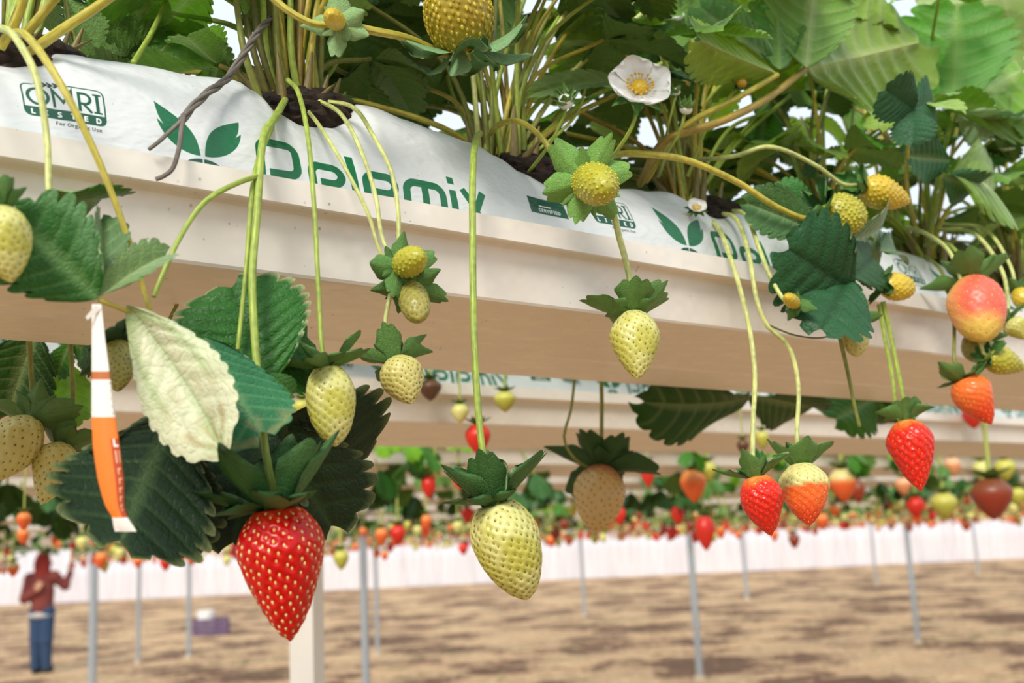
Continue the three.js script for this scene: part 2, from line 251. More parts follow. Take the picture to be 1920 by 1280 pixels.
M.bag = phys({ map: printTex, roughness: 0.38, bumpMap: wrinkle, bumpScale: 0.0012, clearcoat: 0.15, clearcoatRoughness: 0.3 });

// ------------------------------------------------------------------ ground and the white side curtain
{ const dry = [206, 172, 132], straw = [222, 194, 150], soilShade = [112, 78, 52], weed = [112, 104, 52];
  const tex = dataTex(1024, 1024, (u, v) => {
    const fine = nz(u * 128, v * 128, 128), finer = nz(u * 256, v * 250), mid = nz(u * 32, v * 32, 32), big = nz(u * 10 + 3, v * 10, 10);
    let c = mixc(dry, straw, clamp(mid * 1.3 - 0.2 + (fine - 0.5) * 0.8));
    c = mixc(c, soilShade, sm(0.54, 0.70, 0.55 * big + 0.3 * mid + 0.25 * fine) * 0.95);  // dark brown patches: soil mottling, with shade of the rows painted in
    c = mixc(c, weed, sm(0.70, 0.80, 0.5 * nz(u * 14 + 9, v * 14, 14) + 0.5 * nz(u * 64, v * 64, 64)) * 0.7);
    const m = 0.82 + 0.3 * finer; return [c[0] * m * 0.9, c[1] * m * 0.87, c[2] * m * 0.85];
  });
  const bump = dataTex(512, 512, (u, v) => { const n = 110 * nz(u * 64, v * 64, 64) + 90 * nz(u * 200, v * 200) + 50 * nz(u * 16, v * 16, 16); return [n, n, n]; }, false);
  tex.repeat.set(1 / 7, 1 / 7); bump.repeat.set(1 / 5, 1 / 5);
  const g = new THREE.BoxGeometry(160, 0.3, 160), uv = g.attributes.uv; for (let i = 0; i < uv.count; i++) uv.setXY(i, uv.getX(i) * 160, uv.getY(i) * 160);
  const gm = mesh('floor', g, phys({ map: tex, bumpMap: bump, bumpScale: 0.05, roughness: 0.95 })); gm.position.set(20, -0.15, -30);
  tag(gm, 'dry tan earth floor with straw and brown patches of soil mottling and painted row shade', 'ground', null, 'structure');
}
{ const mat = phys({ map: dataTex(512, 64, (u, v) => { const n = 222 + 20 * nz(u * 64, v * 4, 64) - 26 * (Math.abs((u * 16) % 1 - 0.5) > 0.488); return [n, n * 0.975, n * 0.995]; }), roughness: 0.7, transmission: 0.3, thickness: 0 });
  mat.map.repeat.set(1, 1);
  const at0 = V(0, 0, 0).copy(EYE).addScaledVector(V(-camBack.x, 0, -camBack.z).normalize(), 42), dirR = V(camRight.x, 0, camRight.z).normalize();
  const wall = thing('wall_back', 'long white plastic side curtain behind the far end of the rows', 'curtain', V(at0.x, 0, at0.z)); wall.userData.kind = 'structure';
  for (let i = 0; i < 14; i++) { const x0 = -28 + i * 4; const g = grid(24, 4, (u, v) => { const x = x0 + u * 4.03, off = 0.05 * Math.sin(u * 19 + i) + 0.04 * Math.sin(u * 41 + i * 2); return V(dirR.x * x, v * 3.6, dirR.z * x).addScaledVector(V(camBack.x, 0, camBack.z).normalize(), off * (0.6 + 0.4 * v)); });
    mesh('curtain_panel', g, mat, wall); }
}

// ------------------------------------------------------------------ gutters, grow bags, posts (profile: d back from the lip, h above the eye's height)
const D1 = 0.511, LIP = 0.1922;
const ROWS = [D1, 1.11, 1.71, 2.31, 3.1, 4.2, 5.6, 7.0, 8.2, 10, 12, 14, 16.5];
const ROW_WORD = ['nearest', 'second', 'third', 'fourth', 'fifth', 'sixth', 'seventh', 'eighth', 'ninth', 'tenth', 'eleventh', 'twelfth', 'thirteenth'];
function gutterGeo(x0, x1) {
  const s = new THREE.Shape(), pts = [[0, LIP], [0.0004, 0.1787], [0.0012, 0.178], [0.0085, 0.178], [0.0105, 0.1765], [0.0150, 0.1452], [0.0160, 0.1436], [0.0185, 0.143], [0.060, 0.1405], [0.0615, 0.1412], [0.135, 0.1372], [0.1365, 0.1355], [0.205, 0.1338], [0.2085, 0.136], [0.2125, 0.1765], [0.222, 0.178], [0.223, LIP], [0.221, LIP + 0.0005], [0.220, 0.181], [0.2105, 0.180], [0.205, 0.138], [0.15, 0.140], [0.019, 0.147], [0.0135, 0.18], [0.003, 0.181], [0.002, LIP + 0.0005]];
  pts.forEach(([d, h], i) => i ? s.lineTo(d, h) : s.moveTo(d, h)); s.closePath();
  const g = new THREE.ExtrudeGeometry(s, { depth: x1 - x0, bevelEnabled: false, steps: 1 });
  g.applyMatrix4(new THREE.Matrix4().makeBasis(V(0, 0, -1), V(0, 1, 0), V(1, 0, 0)));
  const p = g.attributes.position, n = g.attributes.normal, uv = g.attributes.uv; for (let i = 0; i < p.count; i++) Math.abs(n.getX(i)) > 0.5 ? uv.setXY(i, p.getZ(i), p.getY(i)) : uv.setXY(i, p.getX(i), p.getY(i) - p.getZ(i));
  return g;
}
function bagGeo(X, H, n, m, print0) {   // X: [x0, x1] along the row, H(x): height of the top, all relative to the eye's height
  const back = 0.20;
  return grid(n, m, (u, t) => {
    const x = lerp(X[0], X[1], u), end = Math.min(1, Math.min(u, 1 - u) * (X[1] - X[0]) / 0.05 + 0.02), h0 = 0.165, top = lerp(h0 + 0.012, H(x), Math.pow(end, 0.45)); let d, h;
    if (t < 0.55) { const f = t / 0.55 * Math.PI / 2; d = 0.013 + 0.056 * (1 - Math.cos(f)) ; h = h0 + (top - h0) * Math.pow(Math.sin(f), 0.92); }
    else { const f = (t - 0.55) / 0.45; d = lerp(0.069, back, f); h = lerp(top, h0, Math.pow(f, 3)); }
    const w = 0.0012 * (nz(x * 60, t * 9) - 0.5) + 0.002 * (nz(x * 17 + 9, t * 4) - 0.5);
    const p = V(x, h + w * Math.sin(t * 2.6), -(d - w)); p.u = (x - print0) / REP; p.w = (h - LIP - 0.0065 + VLOW) / REPH; return p;
  }, null, true);
}
const PRINT0 = P(50, 190, D1 + 0.018).x - 0.0085;
const xAt = (x, D, y = 250) => P(x, y, D).x;
// silhouette of the nearest bag: the film dips at each planting hole
const SIL = [[-700, 10], [-560, 70], [-430, 30], [-60, 128], [0, 130], [55, 127], [95, 105], [140, 108], [250, 124], [330, 138], [420, 152], [452, 172], [490, 212], [540, 240], [600, 243], [632, 226], [652, 200], [690, 206], [740, 225], [800, 247], [860, 268], [895, 290], [940, 322], [990, 345], [1030, 352], [1060, 348], [1120, 352], [1180, 358], [1230, 362], [1265, 380], [1290, 402], [1320, 410], [1350, 398], [1400, 408], [1480, 440], [1540, 462], [1590, 452], [1660, 470], [1720, 486], [1752, 500], [1900, 520], [2100, 545], [2400, 600]].map(([x, y]) => { const p = P(x, y, D1 + 0.066); return [p.x, p.y - HC]; });
const H1 = (x) => { let i = 0; while (i < SIL.length - 2 && SIL[i + 1][0] < x) i++; const [a, b] = [SIL[i], SIL[i + 1]], t = clamp((x - a[0]) / (b[0] - a[0])); return clamp(lerp(a[1], b[1], t * t * (3 - 2 * t)), 0.2, 0.29); };
const BAG_END = xAt(1764, D1 + 0.05);
{ const g = mesh('grow_gutter', gutterGeo(-0.25, 3.6)); g.material = M.gutter; g.position.set(0, HC, -D1); tag(g, 'cream plastic grow gutter nearest the camera holding the large printed bags', 'gutter', 'grow gutters');
  const b = mesh('grow_bag', bagGeo([-0.25, BAG_END], H1, 620, 26, PRINT0), M.bag); b.position.set(0, HC, -D1); tag(b, 'white printed grow bag in the nearest gutter, with green leaf logo and lettering', 'grow bag', 'grow bags');
  const b2 = mesh('grow_bag', bagGeo([BAG_END + 0.025, 3.6], () => 0.232, 200, 16, PRINT0), M.bag); b2.position.set(0, HC, -D1); tag(b2, 'white grow bag behind the peach coloured berry at the gutter joint', 'grow bag', 'grow bags');
}
const HF = (x) => 0.235 + 0.012 * Math.sin(x * 40.5) + 0.008 * nz(x * 9, 3);
ROWS.forEach((D, k) => {
  if (!k) return;
  const x0 = 0.2 * D - 1.2, x1 = 2.05 * D + 2.5, far = k > 3;
  const g = mesh('grow_gutter', gutterGeo(x0, x1), M.gutter); g.position.set(0, HC, -D); tag(g, far ? `distant cream grow gutter of the blurred ${ROW_WORD[k]} row behind` : `cream grow gutter of the ${ROW_WORD[k]} row, seen below the nearer gutter`, 'gutter', far ? 'distant grow gutters' : 'grow gutters');
  const b = mesh('grow_bag', bagGeo([x0, x1], HF, Math.round((x1 - x0) * (far ? 12 : 40)), far ? 6 : 12, PRINT0 + k * 0.13), M.bag); b.position.set(0, HC, -D); tag(b, far ? `distant white grow bag lying in the blurred ${ROW_WORD[k]} gutter` : `white printed grow bag in the gutter of the ${ROW_WORD[k]} row`, 'grow bag', far ? 'distant grow bags' : 'grow bags');
});
// posts carrying the gutters: pixel column, row distance, width; they stand on the ground under their gutter
function post(x, D, w, label, square) {
  const p = P(x, 1000, D + 0.11), top = HC + 0.142, t = thing('gutter_post', label, 'post', V(p.x, 0, p.z), 'gutter posts');
  const shaft = square ? new THREE.BoxGeometry(w, top, w) : new THREE.CylinderGeometry(w / 2, w / 2, top, 14); shaft.translate(0, top / 2, 0);
  const s = mesh('shaft', shaft, square ? M.whitePost : M.steel, t); if (square) s.rotation.y = 0.62;
  const sad = new THREE.BoxGeometry(0.03, 0.008, 0.12); sad.translate(0, top - 0.004, 0); mesh('saddle', sad, M.steel, t);
  const foot = new THREE.CylinderGeometry(w * 0.7, w * 0.9, 0.06, 14); foot.translate(0, 0.03, 0); mesh('foot', foot, M.footing, t);
}
post(573, 1.71, 0.045, 'white square post standing behind the ripe red strawberry', true);
post(680, 4.2, 0.034, 'grey steel post, the thicker of the close pair beside the pale berry');
post(703, 14, 0.06, 'thin grey steel post just beside the thicker one of the pair');
post(178, 14, 0.10, 'pale post standing between the picker and the crate');
post(1293, 8.2, 0.075, 'grey steel post below the small red berry at the picture centre right');
post(1700, 8.2, 0.07, 'grey steel post below the ripe berry hanging at far right');
post(1088, 16.5, 0.07, 'thin pale post below the big hanging tan berry');
post(1391, 16.5, 0.08, 'thin pale post left of the pair of reddening berries');
post(1826, 16.5, 0.07, 'distant thin post near the right edge against the white curtain');
post(355, 16.5, 0.07, 'distant thin post directly beside the purple crate');
post(1634, 16.5, 0.06, 'distant thin post between the reddening pair and far right berry');
post(262, 16.5, 0.06, 'distant faint post between the pale post and the crate');

// ------------------------------------------------------------------ plants of the nearest row
const GREEN = { dark: C('#254f12'), mid: C('#3d7618'), blue: C('#2f6238'), light: C('#72a822'), lime: C('#94b926'), under: C('#93ad72'), pale: C('#b9c795'), deep: C('#1d3a1c') };
const leafCache = {};
function leafGeo(kind, v) {   // shared shapes of unit length
  const key = kind + v; if (leafCache[key]) return leafCache[key];
  const r = rng(v * 37 + kind.length * 11 + 5), k = { dark: [GREEN.dark, C('#6a8f42')], mid: [GREEN.mid, C('#86ab4c')], light: [GREEN.light, null], lime: [GREEN.lime, null], blue: [GREEN.blue, C('#8fab7c')] }[kind];
  return leafCache[key] = leaflet({ L: 1, W: 0.88 + 0.2 * r(), teeth: 8 + Math.floor(r() * 3), td: 0.17, fold: 0.15 + 0.35 * r(), curl: -0.7 + 0.9 * r(), droop: 0.1 + 0.25 * r(), quilt: 0.03, seed: v * 7 + 3, top: k[0], bot: k[1], vein: mixc(k[0], [0.5, 0.6, 0.25], 0.45), wave: 0.07 });
}
const basis = new THREE.Matrix4();
function orient(o, dir, up) { const x = dir.clone().normalize(), z = new THREE.Vector3().crossVectors(x, up).normalize(), y = new THREE.Vector3().crossVectors(z, x); basis.makeBasis(x, y, z); o.quaternion.setFromRotationMatrix(basis); return o; }
const toEye = (p) => EYE.clone().sub(p).normalize();
// one leaflet laid between two points; face > 0 shows the upper side to the eye, roll tips it about its midrib
function blade(parent, geo, mat, a, b, face, roll = 0, scaleW = 1) {
  const L = a.distanceTo(b), m = mesh('leaflet', geo, mat, parent), x = b.clone().sub(a).normalize(), up = toEye(a.clone().lerp(b, 0.5)).multiplyScalar(face); up.addScaledVector(x, -up.dot(x)).normalize(); up.applyAxisAngle(x, roll);
  orient(m, x, up); m.position.copy(a).sub(parent.userData.at || V(0, 0, 0)); m.scale.set(L, L, L * scaleW); return m;
}
function plantGroup(name, label, pos, group) { const g = thing(name, label, 'plant', pos, group); g.userData.at = pos.clone(); return g; }
// tall leaves of a plant: stalks fan out of the crown, three leaflets at each end
function growLeaves(g, n, seed, o = {}) {
  const r = rng(seed), at = g.userData.at, { reach = 0.11, hmin = 0.09, hmax = 0.22, kinds = ['dark', 'mid', 'dark', 'light', 'mid'], az0 = 0, az1 = 2 * Math.PI, size = 0.058, rad = 0.0019 } = o;
  for (let i = 0; i < n; i++) {
    const az = lerp(az0, az1, (i + 0.7 * r()) / n), out = reach * (0.25 + 0.85 * r()), h = lerp(hmin, hmax, r()), c0 = V((r() - 0.5) * 0.026, -0.012, (r() - 0.5) * 0.02);
    const tip = V(Math.cos(az) * out, h, Math.sin(az) * out), mid1 = c0.clone().lerp(tip, 0.45); mid1.y += 0.25 * h; mid1.x -= Math.cos(az) * out * 0.14; mid1.z -= Math.sin(az) * out * 0.14;
    const q = r(), pm = q < 0.3 ? M.stalkYellow : q < 0.65 ? M.stalkGreen : q < 0.88 ? M.stalkOlive : M.stalkBrown;
    const st = mesh('leaf_stalk', tube([c0, mid1, tip], rad * 1.35, rad * 0.8, 14, 6), pm, g); st.userData.at = V(0, 0, 0);
    const d = tip.clone().sub(mid1).normalize().lerp(V(Math.cos(az), -0.1, Math.sin(az)), 0.6).normalize(), L = size * (0.75 + 0.5 * r()), kind = kinds[Math.floor(r() * kinds.length)], side = new THREE.Vector3().crossVectors(d, V(0, 1, 0)).normalize();
    for (let j = -1; j <= 1; j++) {
      const dir = d.clone().applyAxisAngle(V(0, 1, 0), j * (1.15 + 0.25 * r())); dir.y -= 0.15 + 0.35 * r(); dir.normalize();
      const m = mesh('leaflet', leafGeo(kind, Math.floor(r() * 3)), kind === 'light' || kind === 'lime' ? M.leafThin : M.leaf, st), up = V((r() - 0.5) * 0.7, 1, (r() - 0.5) * 0.7);
      orient(m, dir, up); m.position.copy(tip).addScaledVector(dir, 0.003); const s = L * (j ? 0.9 : 1.05); m.scale.set(s, s, s);
    }
  }
}
function crownBase(g, seed, n = 9) {
  const r = rng(seed), list = [];
  for (let i = 0; i < n; i++) { const a = r() * 6.28, q = 0.004 + 0.014 * r(); const b = V(Math.cos(a) * q * 1.3, -0.028, Math.sin(a) * q), t = V(Math.cos(a) * (q + 0.012) * 1.3, 0.012 + 0.03 * r(), Math.sin(a) * (q + 0.008)); list.push(tube([b, b.clone().lerp(t, 0.5).add(V(0, 0.004, 0)), t], 0.0042, (k) => 0.0045 * (1 - 0.85 * k * k), 7, 6)); }
  mesh('crown', merge(list), M.crown, g);
  for (let i = 0; i < 5; i++) { const a = r() * 6.28, s = sepal({ L: 0.03 + 0.02 * r(), W: 0.009, curl: -0.5, cup: 0.5, top: mixc(C('#7a6a35'), C('#8f9a4c'), r()), bot: C('#8d8150'), seed: seed + i, nu: 4, nv: 5 }); const m = mesh('stipule', s, M.sepal, g); orient(m, V(Math.cos(a) * 0.45, 1, Math.sin(a) * 0.45), V(-Math.cos(a), 0.3, -Math.sin(a))); m.position.set(Math.cos(a) * 0.014, -0.015, Math.sin(a) * 0.01); }
}
function soilMound(at, rx, rz, seed) {
  const g = new THREE.IcosahedronGeometry(1, 13), p = g.attributes.position, r = rng(seed), cs = [];
  for (let i = 0; i < p.count; i++) { const x = p.getX(i), y = p.getY(i), z = p.getZ(i), n = 1 + 0.16 * (nz(x * 7 + seed, y * 7 + z * 5) - 0.5) + 0.12 * (nz(x * 23 + 50, z * 23 + y * 19) - 0.5); p.setXYZ(i, x * rx * n, y * 0.025 * n, z * rz * n); const k = nz(x * 31 + 9, z * 31 + y * 13), c = mixc(C('#120d0a'), C('#46301f'), k * k); cs.push(...c); }
  g.setAttribute('color', new THREE.Float32BufferAttribute(cs, 3)); g.computeVertexNormals();
  const m = mesh('planting_soil', g, M.soil); m.position.copy(at); return m;
}
// crowns: pixel of the crown's foot at the bag
const CROWN = [[15, 118], [548, 205], [945, 312], [1290, 385], [1540, 440], [1735, 478], [1900, 500], [2040, 520]];
const plants = CROWN.map(([x, y], i) => {
  const p = P(x, y, D1 + 0.082), names = ['strawberry plant at the left edge with stalks arching over the bag', 'strawberry plant whose crown stands above the lettering, twine beside it', 'strawberry plant with a fan of yellowish stalks beside the white flower', 'strawberry plant rooted above the second leaf logo', 'strawberry plant behind the dark hanging leaf and yellow young fruit', 'strawberry plant above the rounded end of the grow bag', 'strawberry plant at the right edge above the peach coloured berry', 'strawberry plant just past the right edge, its leaves reaching into view'];
  const g = plantGroup('strawberry_plant', names[i], p, 'strawberry plants of the nearest row');
  crownBase(g, 40 + i, 11);
  const s = soilMound(P(x + 22, y + 46, D1 + 0.090), 0.046, 0.04, i + 3); tag(s, ['dark potting soil under the plant at the left edge', 'dark potting soil showing in the hole above the lettering', 'dark potting soil in the hole beside the star shaped calyx', 'dark potting soil in the hole above the second leaf logo', 'dark potting soil under the plant behind the dark hanging leaf', 'dark potting soil near the rounded bag end', 'dark potting soil behind the peach coloured berry', 'dark potting soil just past the right edge'][i], 'soil', 'planting holes');
  return g;
});
const RK = ['light', 'lime', 'mid', 'light', 'dark', 'mid', 'lime'];
growLeaves(plants[0], 10, 101, { hmin: 0.06, hmax: 0.17, az0: -2.8, az1: 0.3 });
growLeaves(plants[1], 17, 102, { hmin: 0.08, hmax: 0.22, reach: 0.09 });
growLeaves(plants[2], 20, 103, { hmin: 0.08, hmax: 0.2, reach: 0.13, rad: 0.0016 });
growLeaves(plants[3], 15, 124, { hmin: 0.08, hmax: 0.2, kinds: RK, reach: 0.12 });
growLeaves(plants[4], 14, 105, { hmin: 0.06, hmax: 0.2, kinds: RK });
growLeaves(plants[5], 15, 106, { hmin: 0.05, hmax: 0.22, kinds: RK, reach: 0.14 });
growLeaves(plants[6], 15, 107, { hmin: 0.03, hmax: 0.22, kinds: RK, reach: 0.14 });
growLeaves(plants[7], 14, 108, { hmin: 0.03, hmax: 0.22, kinds: RK, reach: 0.14 });

plants.forEach((g, i) => { if (i > 0) growLeaves(g, i > 4 ? 7 : 9, 500 + i, { hmin: 0.0, hmax: 0.10, reach: 0.13, az0: -3.0, az1: -0.15, kinds: ['dark', 'mid', 'dark', 'light'], size: 0.056 }); });
// leaves one can pick out in the photograph: stalk points, then leaflets [base, tip, face, roll, shape, width]
function stalkOf(g, pts, w, mat, name = 'leaf_stalk', w1) { const q = pts.map((a) => P(...a)), at = g.userData.at, r = px(w, q[0]) / 2; const m = mesh(name, tube(q.map((v) => v.clone().sub(at)), r, px(w1 ?? w * 0.85, q[q.length - 1]) / 2, 26, 8), mat, g); m.userData.at = at; return m; }
const own = (o) => leaflet({ L: 1, W: 1, ...o });
{ // plant at the left edge: the hanging leaf in the foreground
  const g = plants[0];
  const st = stalkOf(g, [[20, 60, 0.57], [60, 78, 0.50], [118, 165, 0.478], [180, 290, 0.473], [218, 385, 0.472], [248, 470, 0.473], [268, 540, 0.474], [280, 580, 0.470], [262, 590, 0.466], [225, 578, 0.463], [186, 562, 0.461]], 17, M.stalkYellow, 'leaf_stalk', 9);
  const top = C('#2b621f'), bot = C('#a9bd8a');
  blade(st, own({ W: 0.98, teeth: 7, td: 0.22, fold: 0.12, curl: -0.35, droop: 0.12, quilt: 0.03, seed: 4, top, bot, vein: C('#6f9a5a'), blotch: (c, a, f, sd) => sd > 0 ? mixc(c, C('#6a9a62'), sm(0.1, 0.5, nz(a * 6, f * 4) * f) * 0.7) : c, wave: 0.03 }), M.leaf, P(184, 560, 0.460), P(20, 395, 0.452), 1, 0.12, 1.18);
  blade(st, own({ W: 0.72, teeth: 7, fold: 0.75, curl: -0.5, quilt: 0.03, seed: 9, top: C('#7d9f56'), bot, vein: C('#a9c07a') }), M.leafThin, P(186, 556, 0.460), P(322, 446, 0.456), 1, -0.5);
  blade(st, own({ W: 0.6, teeth: 7, fold: 0.9, curl: -0.3, seed: 12, top: C('#5e8a45'), bot: C('#93ad70'), vein: C('#a9c07a') }), M.leafThin, P(186, 556, 0.463), P(205, 385, 0.480), 1, 0.5);
  // folded leaf: pale underside turned out on one side, blue-green upper side on the other
  blade(st, own({ W: 0.62, teeth: 10, fold: -0.62, curl: 0.55, droop: -0.1, quilt: 0.05, sub: 5, K: 7, seed: 21, top: C('#2f7046'), bot: C('#c3cba6'), vein: C('#6f9f68'), td: 0.14, blotch: (c, a, f, sd) => mixc(c, C('#9a8a5c'), sm(0.55, 0.8, nz(a * 11 + 4, f * 9)) * sm(0.6, 0.95, a) * 0.5) }), M.leaf, P(384, 632, 0.470), P(490, 840, 0.462), 1, -0.25, 1.9);
  blade(st, own({ W: 0.62, teeth: 9, fold: 0.5, curl: 0.7, droop: 0.3, quilt: 0.045, K: 7, sub: 5, seed: 25, top: C('#d3d6b4'), bot: C('#4f7f50'), vein: C('#a9b88a'), td: 0.15, blotch: (c, a, f, sd) => mixc(mixc(c, C('#94ab6c'), sm(0.35, 0.7, nz(a * 5 + 2, f * 4 + 1)) * (f < 0.6 ? 0.9 : 0.2)), C('#a58f58'), sm(0.5, 0.75, nz(a * 9, f * 9 + 5)) * sm(0.55, 0.8, a) * 0.75) }), M.leaf, P(238, 572, 0.464), P(468, 840, 0.450), 1, 0.35, 1.15);
  const w2 = stalkOf(g, [[-10, 50, 0.56], [30, 72, 0.50], [68, 145, 0.482], [87, 250, 0.478], [92, 360, 0.470]], 15, M.stalkPale);
  blade(w2, leafGeo('mid', 1), M.leaf, P(95, 355, 0.474), P(230, 420, 0.50), 1, 0.6);
  // leaves behind, above the bag
  const b1 = stalkOf(g, [[250, 118, 0.60], [285, 60, 0.62], [310, 5, 0.64]], 11, M.stalkGreen); blade(b1, leafGeo('dark', 0), M.leaf, P(310, 5, 0.66), P(170, 60, 0.68), -1, 0.2); blade(b1, leafGeo('dark', 2), M.leaf, P(305, -20, 0.68), P(225, 140, 0.70), -1, 0.1);
  const b2 = stalkOf(g, [[350, 140, 0.66], [352, 70, 0.67], [350, 30, 0.67]], 7, M.stalkGreen); blade(b2, own({ W: 1.1, teeth: 9, fold: 0.1, curl: -0.4, seed: 33, top: C('#5f9a35'), vein: C('#8fb84f') }), M.leafThin, P(352, 35, 0.67), P(352, 158, 0.66), -1, 0.1); blade(b2, leafGeo('light', 1), M.leafThin, P(352, 38, 0.67), P(290, 120, 0.67), -1, 0.5); blade(b2, leafGeo('mid', 1), M.leaf, P(352, 40, 0.67), P(410, 130, 0.69), -1, -0.4);
  const b3 = stalkOf(g, [[150, 108, 0.60], [130, 40, 0.60], [120, -20, 0.6]], 10, M.stalkOlive); blade(b3, leafGeo('dark', 1), M.leaf, P(120, -10, 0.64), P(180, 95, 0.63), -1, 0.3);
  for (const q of [[[40, 110, 0.57], [110, 60, 0.54], [200, 0, 0.52], [260, -50, 0.5]], [[20, 100, 0.58], [60, 50, 0.56], [110, -10, 0.55]], [[0, 90, 0.56], [30, 40, 0.55], [50, -20, 0.54]]]) blade(stalkOf(g, q, 20, M.stalkYellow), leafGeo('mid', 0), M.leaf, P(q[q.length - 1][0], q[q.length - 1][1], q[q.length - 1][2]), P(q[q.length - 1][0] + 90, q[q.length - 1][1] - 90, q[q.length - 1][2]), -1);
}
{ // plant above the lettering: big leaves hanging under the gutter behind the ripe berry
  const g = plants[1];
  const s1 = stalkOf(g, [[520, 215, 0.55], [476, 335, 0.497], [462, 500, 0.489], [446, 655, 0.487]], 10, M.stalkGreen);
  blade(s1, own({ W: 1.02, teeth: 10, fold: 0.12, curl: -0.45, droop: 0.1, quilt: 0.06, K: 8, sub: 6, seed: 41, top: C('#2c641f'), bot: C('#86a56e'), vein: C('#255218'), edge: C('#b9b98a'), td: 0.15 }), M.leaf, P(505, 722, 0.487), P(430, 508, 0.493), 1, 0.15, 1.35);
  blade(s1, own({ W: 1.0, teeth: 9, fold: 0.1, curl: -0.3, quilt: 0.05, K: 6, seed: 42, top: C('#306a22'), bot: C('#86a56e') }), M.leaf, P(450, 690, 0.492), P(600, 618, 0.496), 1, -0.1, 1.35);
  blade(s1, own({ W: 0.8, teeth: 7, fold: 0.3, curl: -0.5, seed: 43, top: C('#48803a'), bot: C('#86a56e') }), M.leaf, P(505, 700, 0.480), P(560, 740, 0.478), 1, -0.3);
  const s2 = stalkOf(g, [[530, 230, 0.565], [300, 640, 0.60], [322, 745, 0.53], [318, 800, 0.500]], 8, M.stalkOlive);
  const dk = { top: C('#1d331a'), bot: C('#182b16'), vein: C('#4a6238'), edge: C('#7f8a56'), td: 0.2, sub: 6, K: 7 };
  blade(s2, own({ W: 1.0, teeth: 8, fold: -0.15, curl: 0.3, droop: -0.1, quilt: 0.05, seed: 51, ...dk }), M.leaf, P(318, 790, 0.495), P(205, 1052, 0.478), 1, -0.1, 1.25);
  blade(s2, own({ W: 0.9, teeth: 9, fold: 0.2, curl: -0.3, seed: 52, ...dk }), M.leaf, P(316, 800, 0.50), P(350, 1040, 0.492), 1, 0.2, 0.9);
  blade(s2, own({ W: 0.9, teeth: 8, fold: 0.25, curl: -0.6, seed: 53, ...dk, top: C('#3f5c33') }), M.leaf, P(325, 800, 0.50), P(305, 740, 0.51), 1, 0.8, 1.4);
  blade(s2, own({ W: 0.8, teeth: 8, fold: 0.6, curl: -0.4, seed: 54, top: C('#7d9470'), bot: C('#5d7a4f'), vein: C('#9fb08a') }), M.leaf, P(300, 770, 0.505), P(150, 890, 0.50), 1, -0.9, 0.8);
  const s3 = stalkOf(g, [[545, 230, 0.565], [560, 560, 0.66], [540, 740, 0.56], [530, 800, 0.512]], 8, M.stalkOlive);
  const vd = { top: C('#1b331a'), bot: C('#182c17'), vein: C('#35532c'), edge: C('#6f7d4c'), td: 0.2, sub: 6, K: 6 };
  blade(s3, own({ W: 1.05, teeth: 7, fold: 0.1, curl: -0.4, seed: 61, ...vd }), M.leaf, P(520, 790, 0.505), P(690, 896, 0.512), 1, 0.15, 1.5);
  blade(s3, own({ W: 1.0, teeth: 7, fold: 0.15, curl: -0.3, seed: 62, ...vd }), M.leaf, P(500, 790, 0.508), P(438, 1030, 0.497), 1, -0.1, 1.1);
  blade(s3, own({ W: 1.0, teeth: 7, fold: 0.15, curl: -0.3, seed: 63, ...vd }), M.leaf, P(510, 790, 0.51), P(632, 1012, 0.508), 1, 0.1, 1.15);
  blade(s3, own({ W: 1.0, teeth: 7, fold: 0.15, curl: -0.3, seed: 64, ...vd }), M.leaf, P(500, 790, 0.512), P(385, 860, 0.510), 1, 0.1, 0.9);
  const t1 = stalkOf(g, [[590, 180, 0.60], [640, 100, 0.63], [655, 30, 0.66]], 9, M.stalkGreen); blade(t1, leafGeo('dark', 1), M.leaf, P(655, 20, 0.66), P(790, 150, 0.70), -1, 0.1, 1.2); blade(t1, leafGeo('dark', 2), M.leaf, P(650, 30, 0.66), P(690, 200, 0.70), -1, -0.2); blade(t1, leafGeo('mid', 0), M.leaf, P(660, 20, 0.66), P(760, -20, 0.68), -1, 0.3);
  const t2 = stalkOf(g, [[590, 205, 0.62], [720, 250, 0.70], [800, 225, 0.71]], 6, M.stalkGreen); blade(t2, leafGeo('dark', 0), M.leaf, P(815, 225, 0.71), P(702, 205, 0.70), -1, 0.1, 0.8);
  for (const [x0, x1, y1, m] of [[470, 440, -20, 'stalkOlive'], [500, 492, -30, 'stalkGreen'], [520, 515, -30, 'stalkOlive'], [540, 545, -20, 'stalkGreen'], [560, 600, -30, 'stalkYellow'], [485, 460, 30, 'stalkDark'], [575, 590, 40, 'stalkOlive'], [505, 470, -30, 'stalkDark']]) { const sk = stalkOf(g, [[x0 + 25, 205, 0.585], [lerp(x0, x1, 0.5) + 4, 100, 0.58], [x1, y1, 0.585]], 15, M[m], 'leaf_stalk', 11); blade(sk, leafGeo('mid', x0 % 3), M.leaf, P(x1, y1, 0.585), P(x1 + (x0 % 2 ? 70 : -80), y1 - 110, 0.6), -1, 0.3); }
}
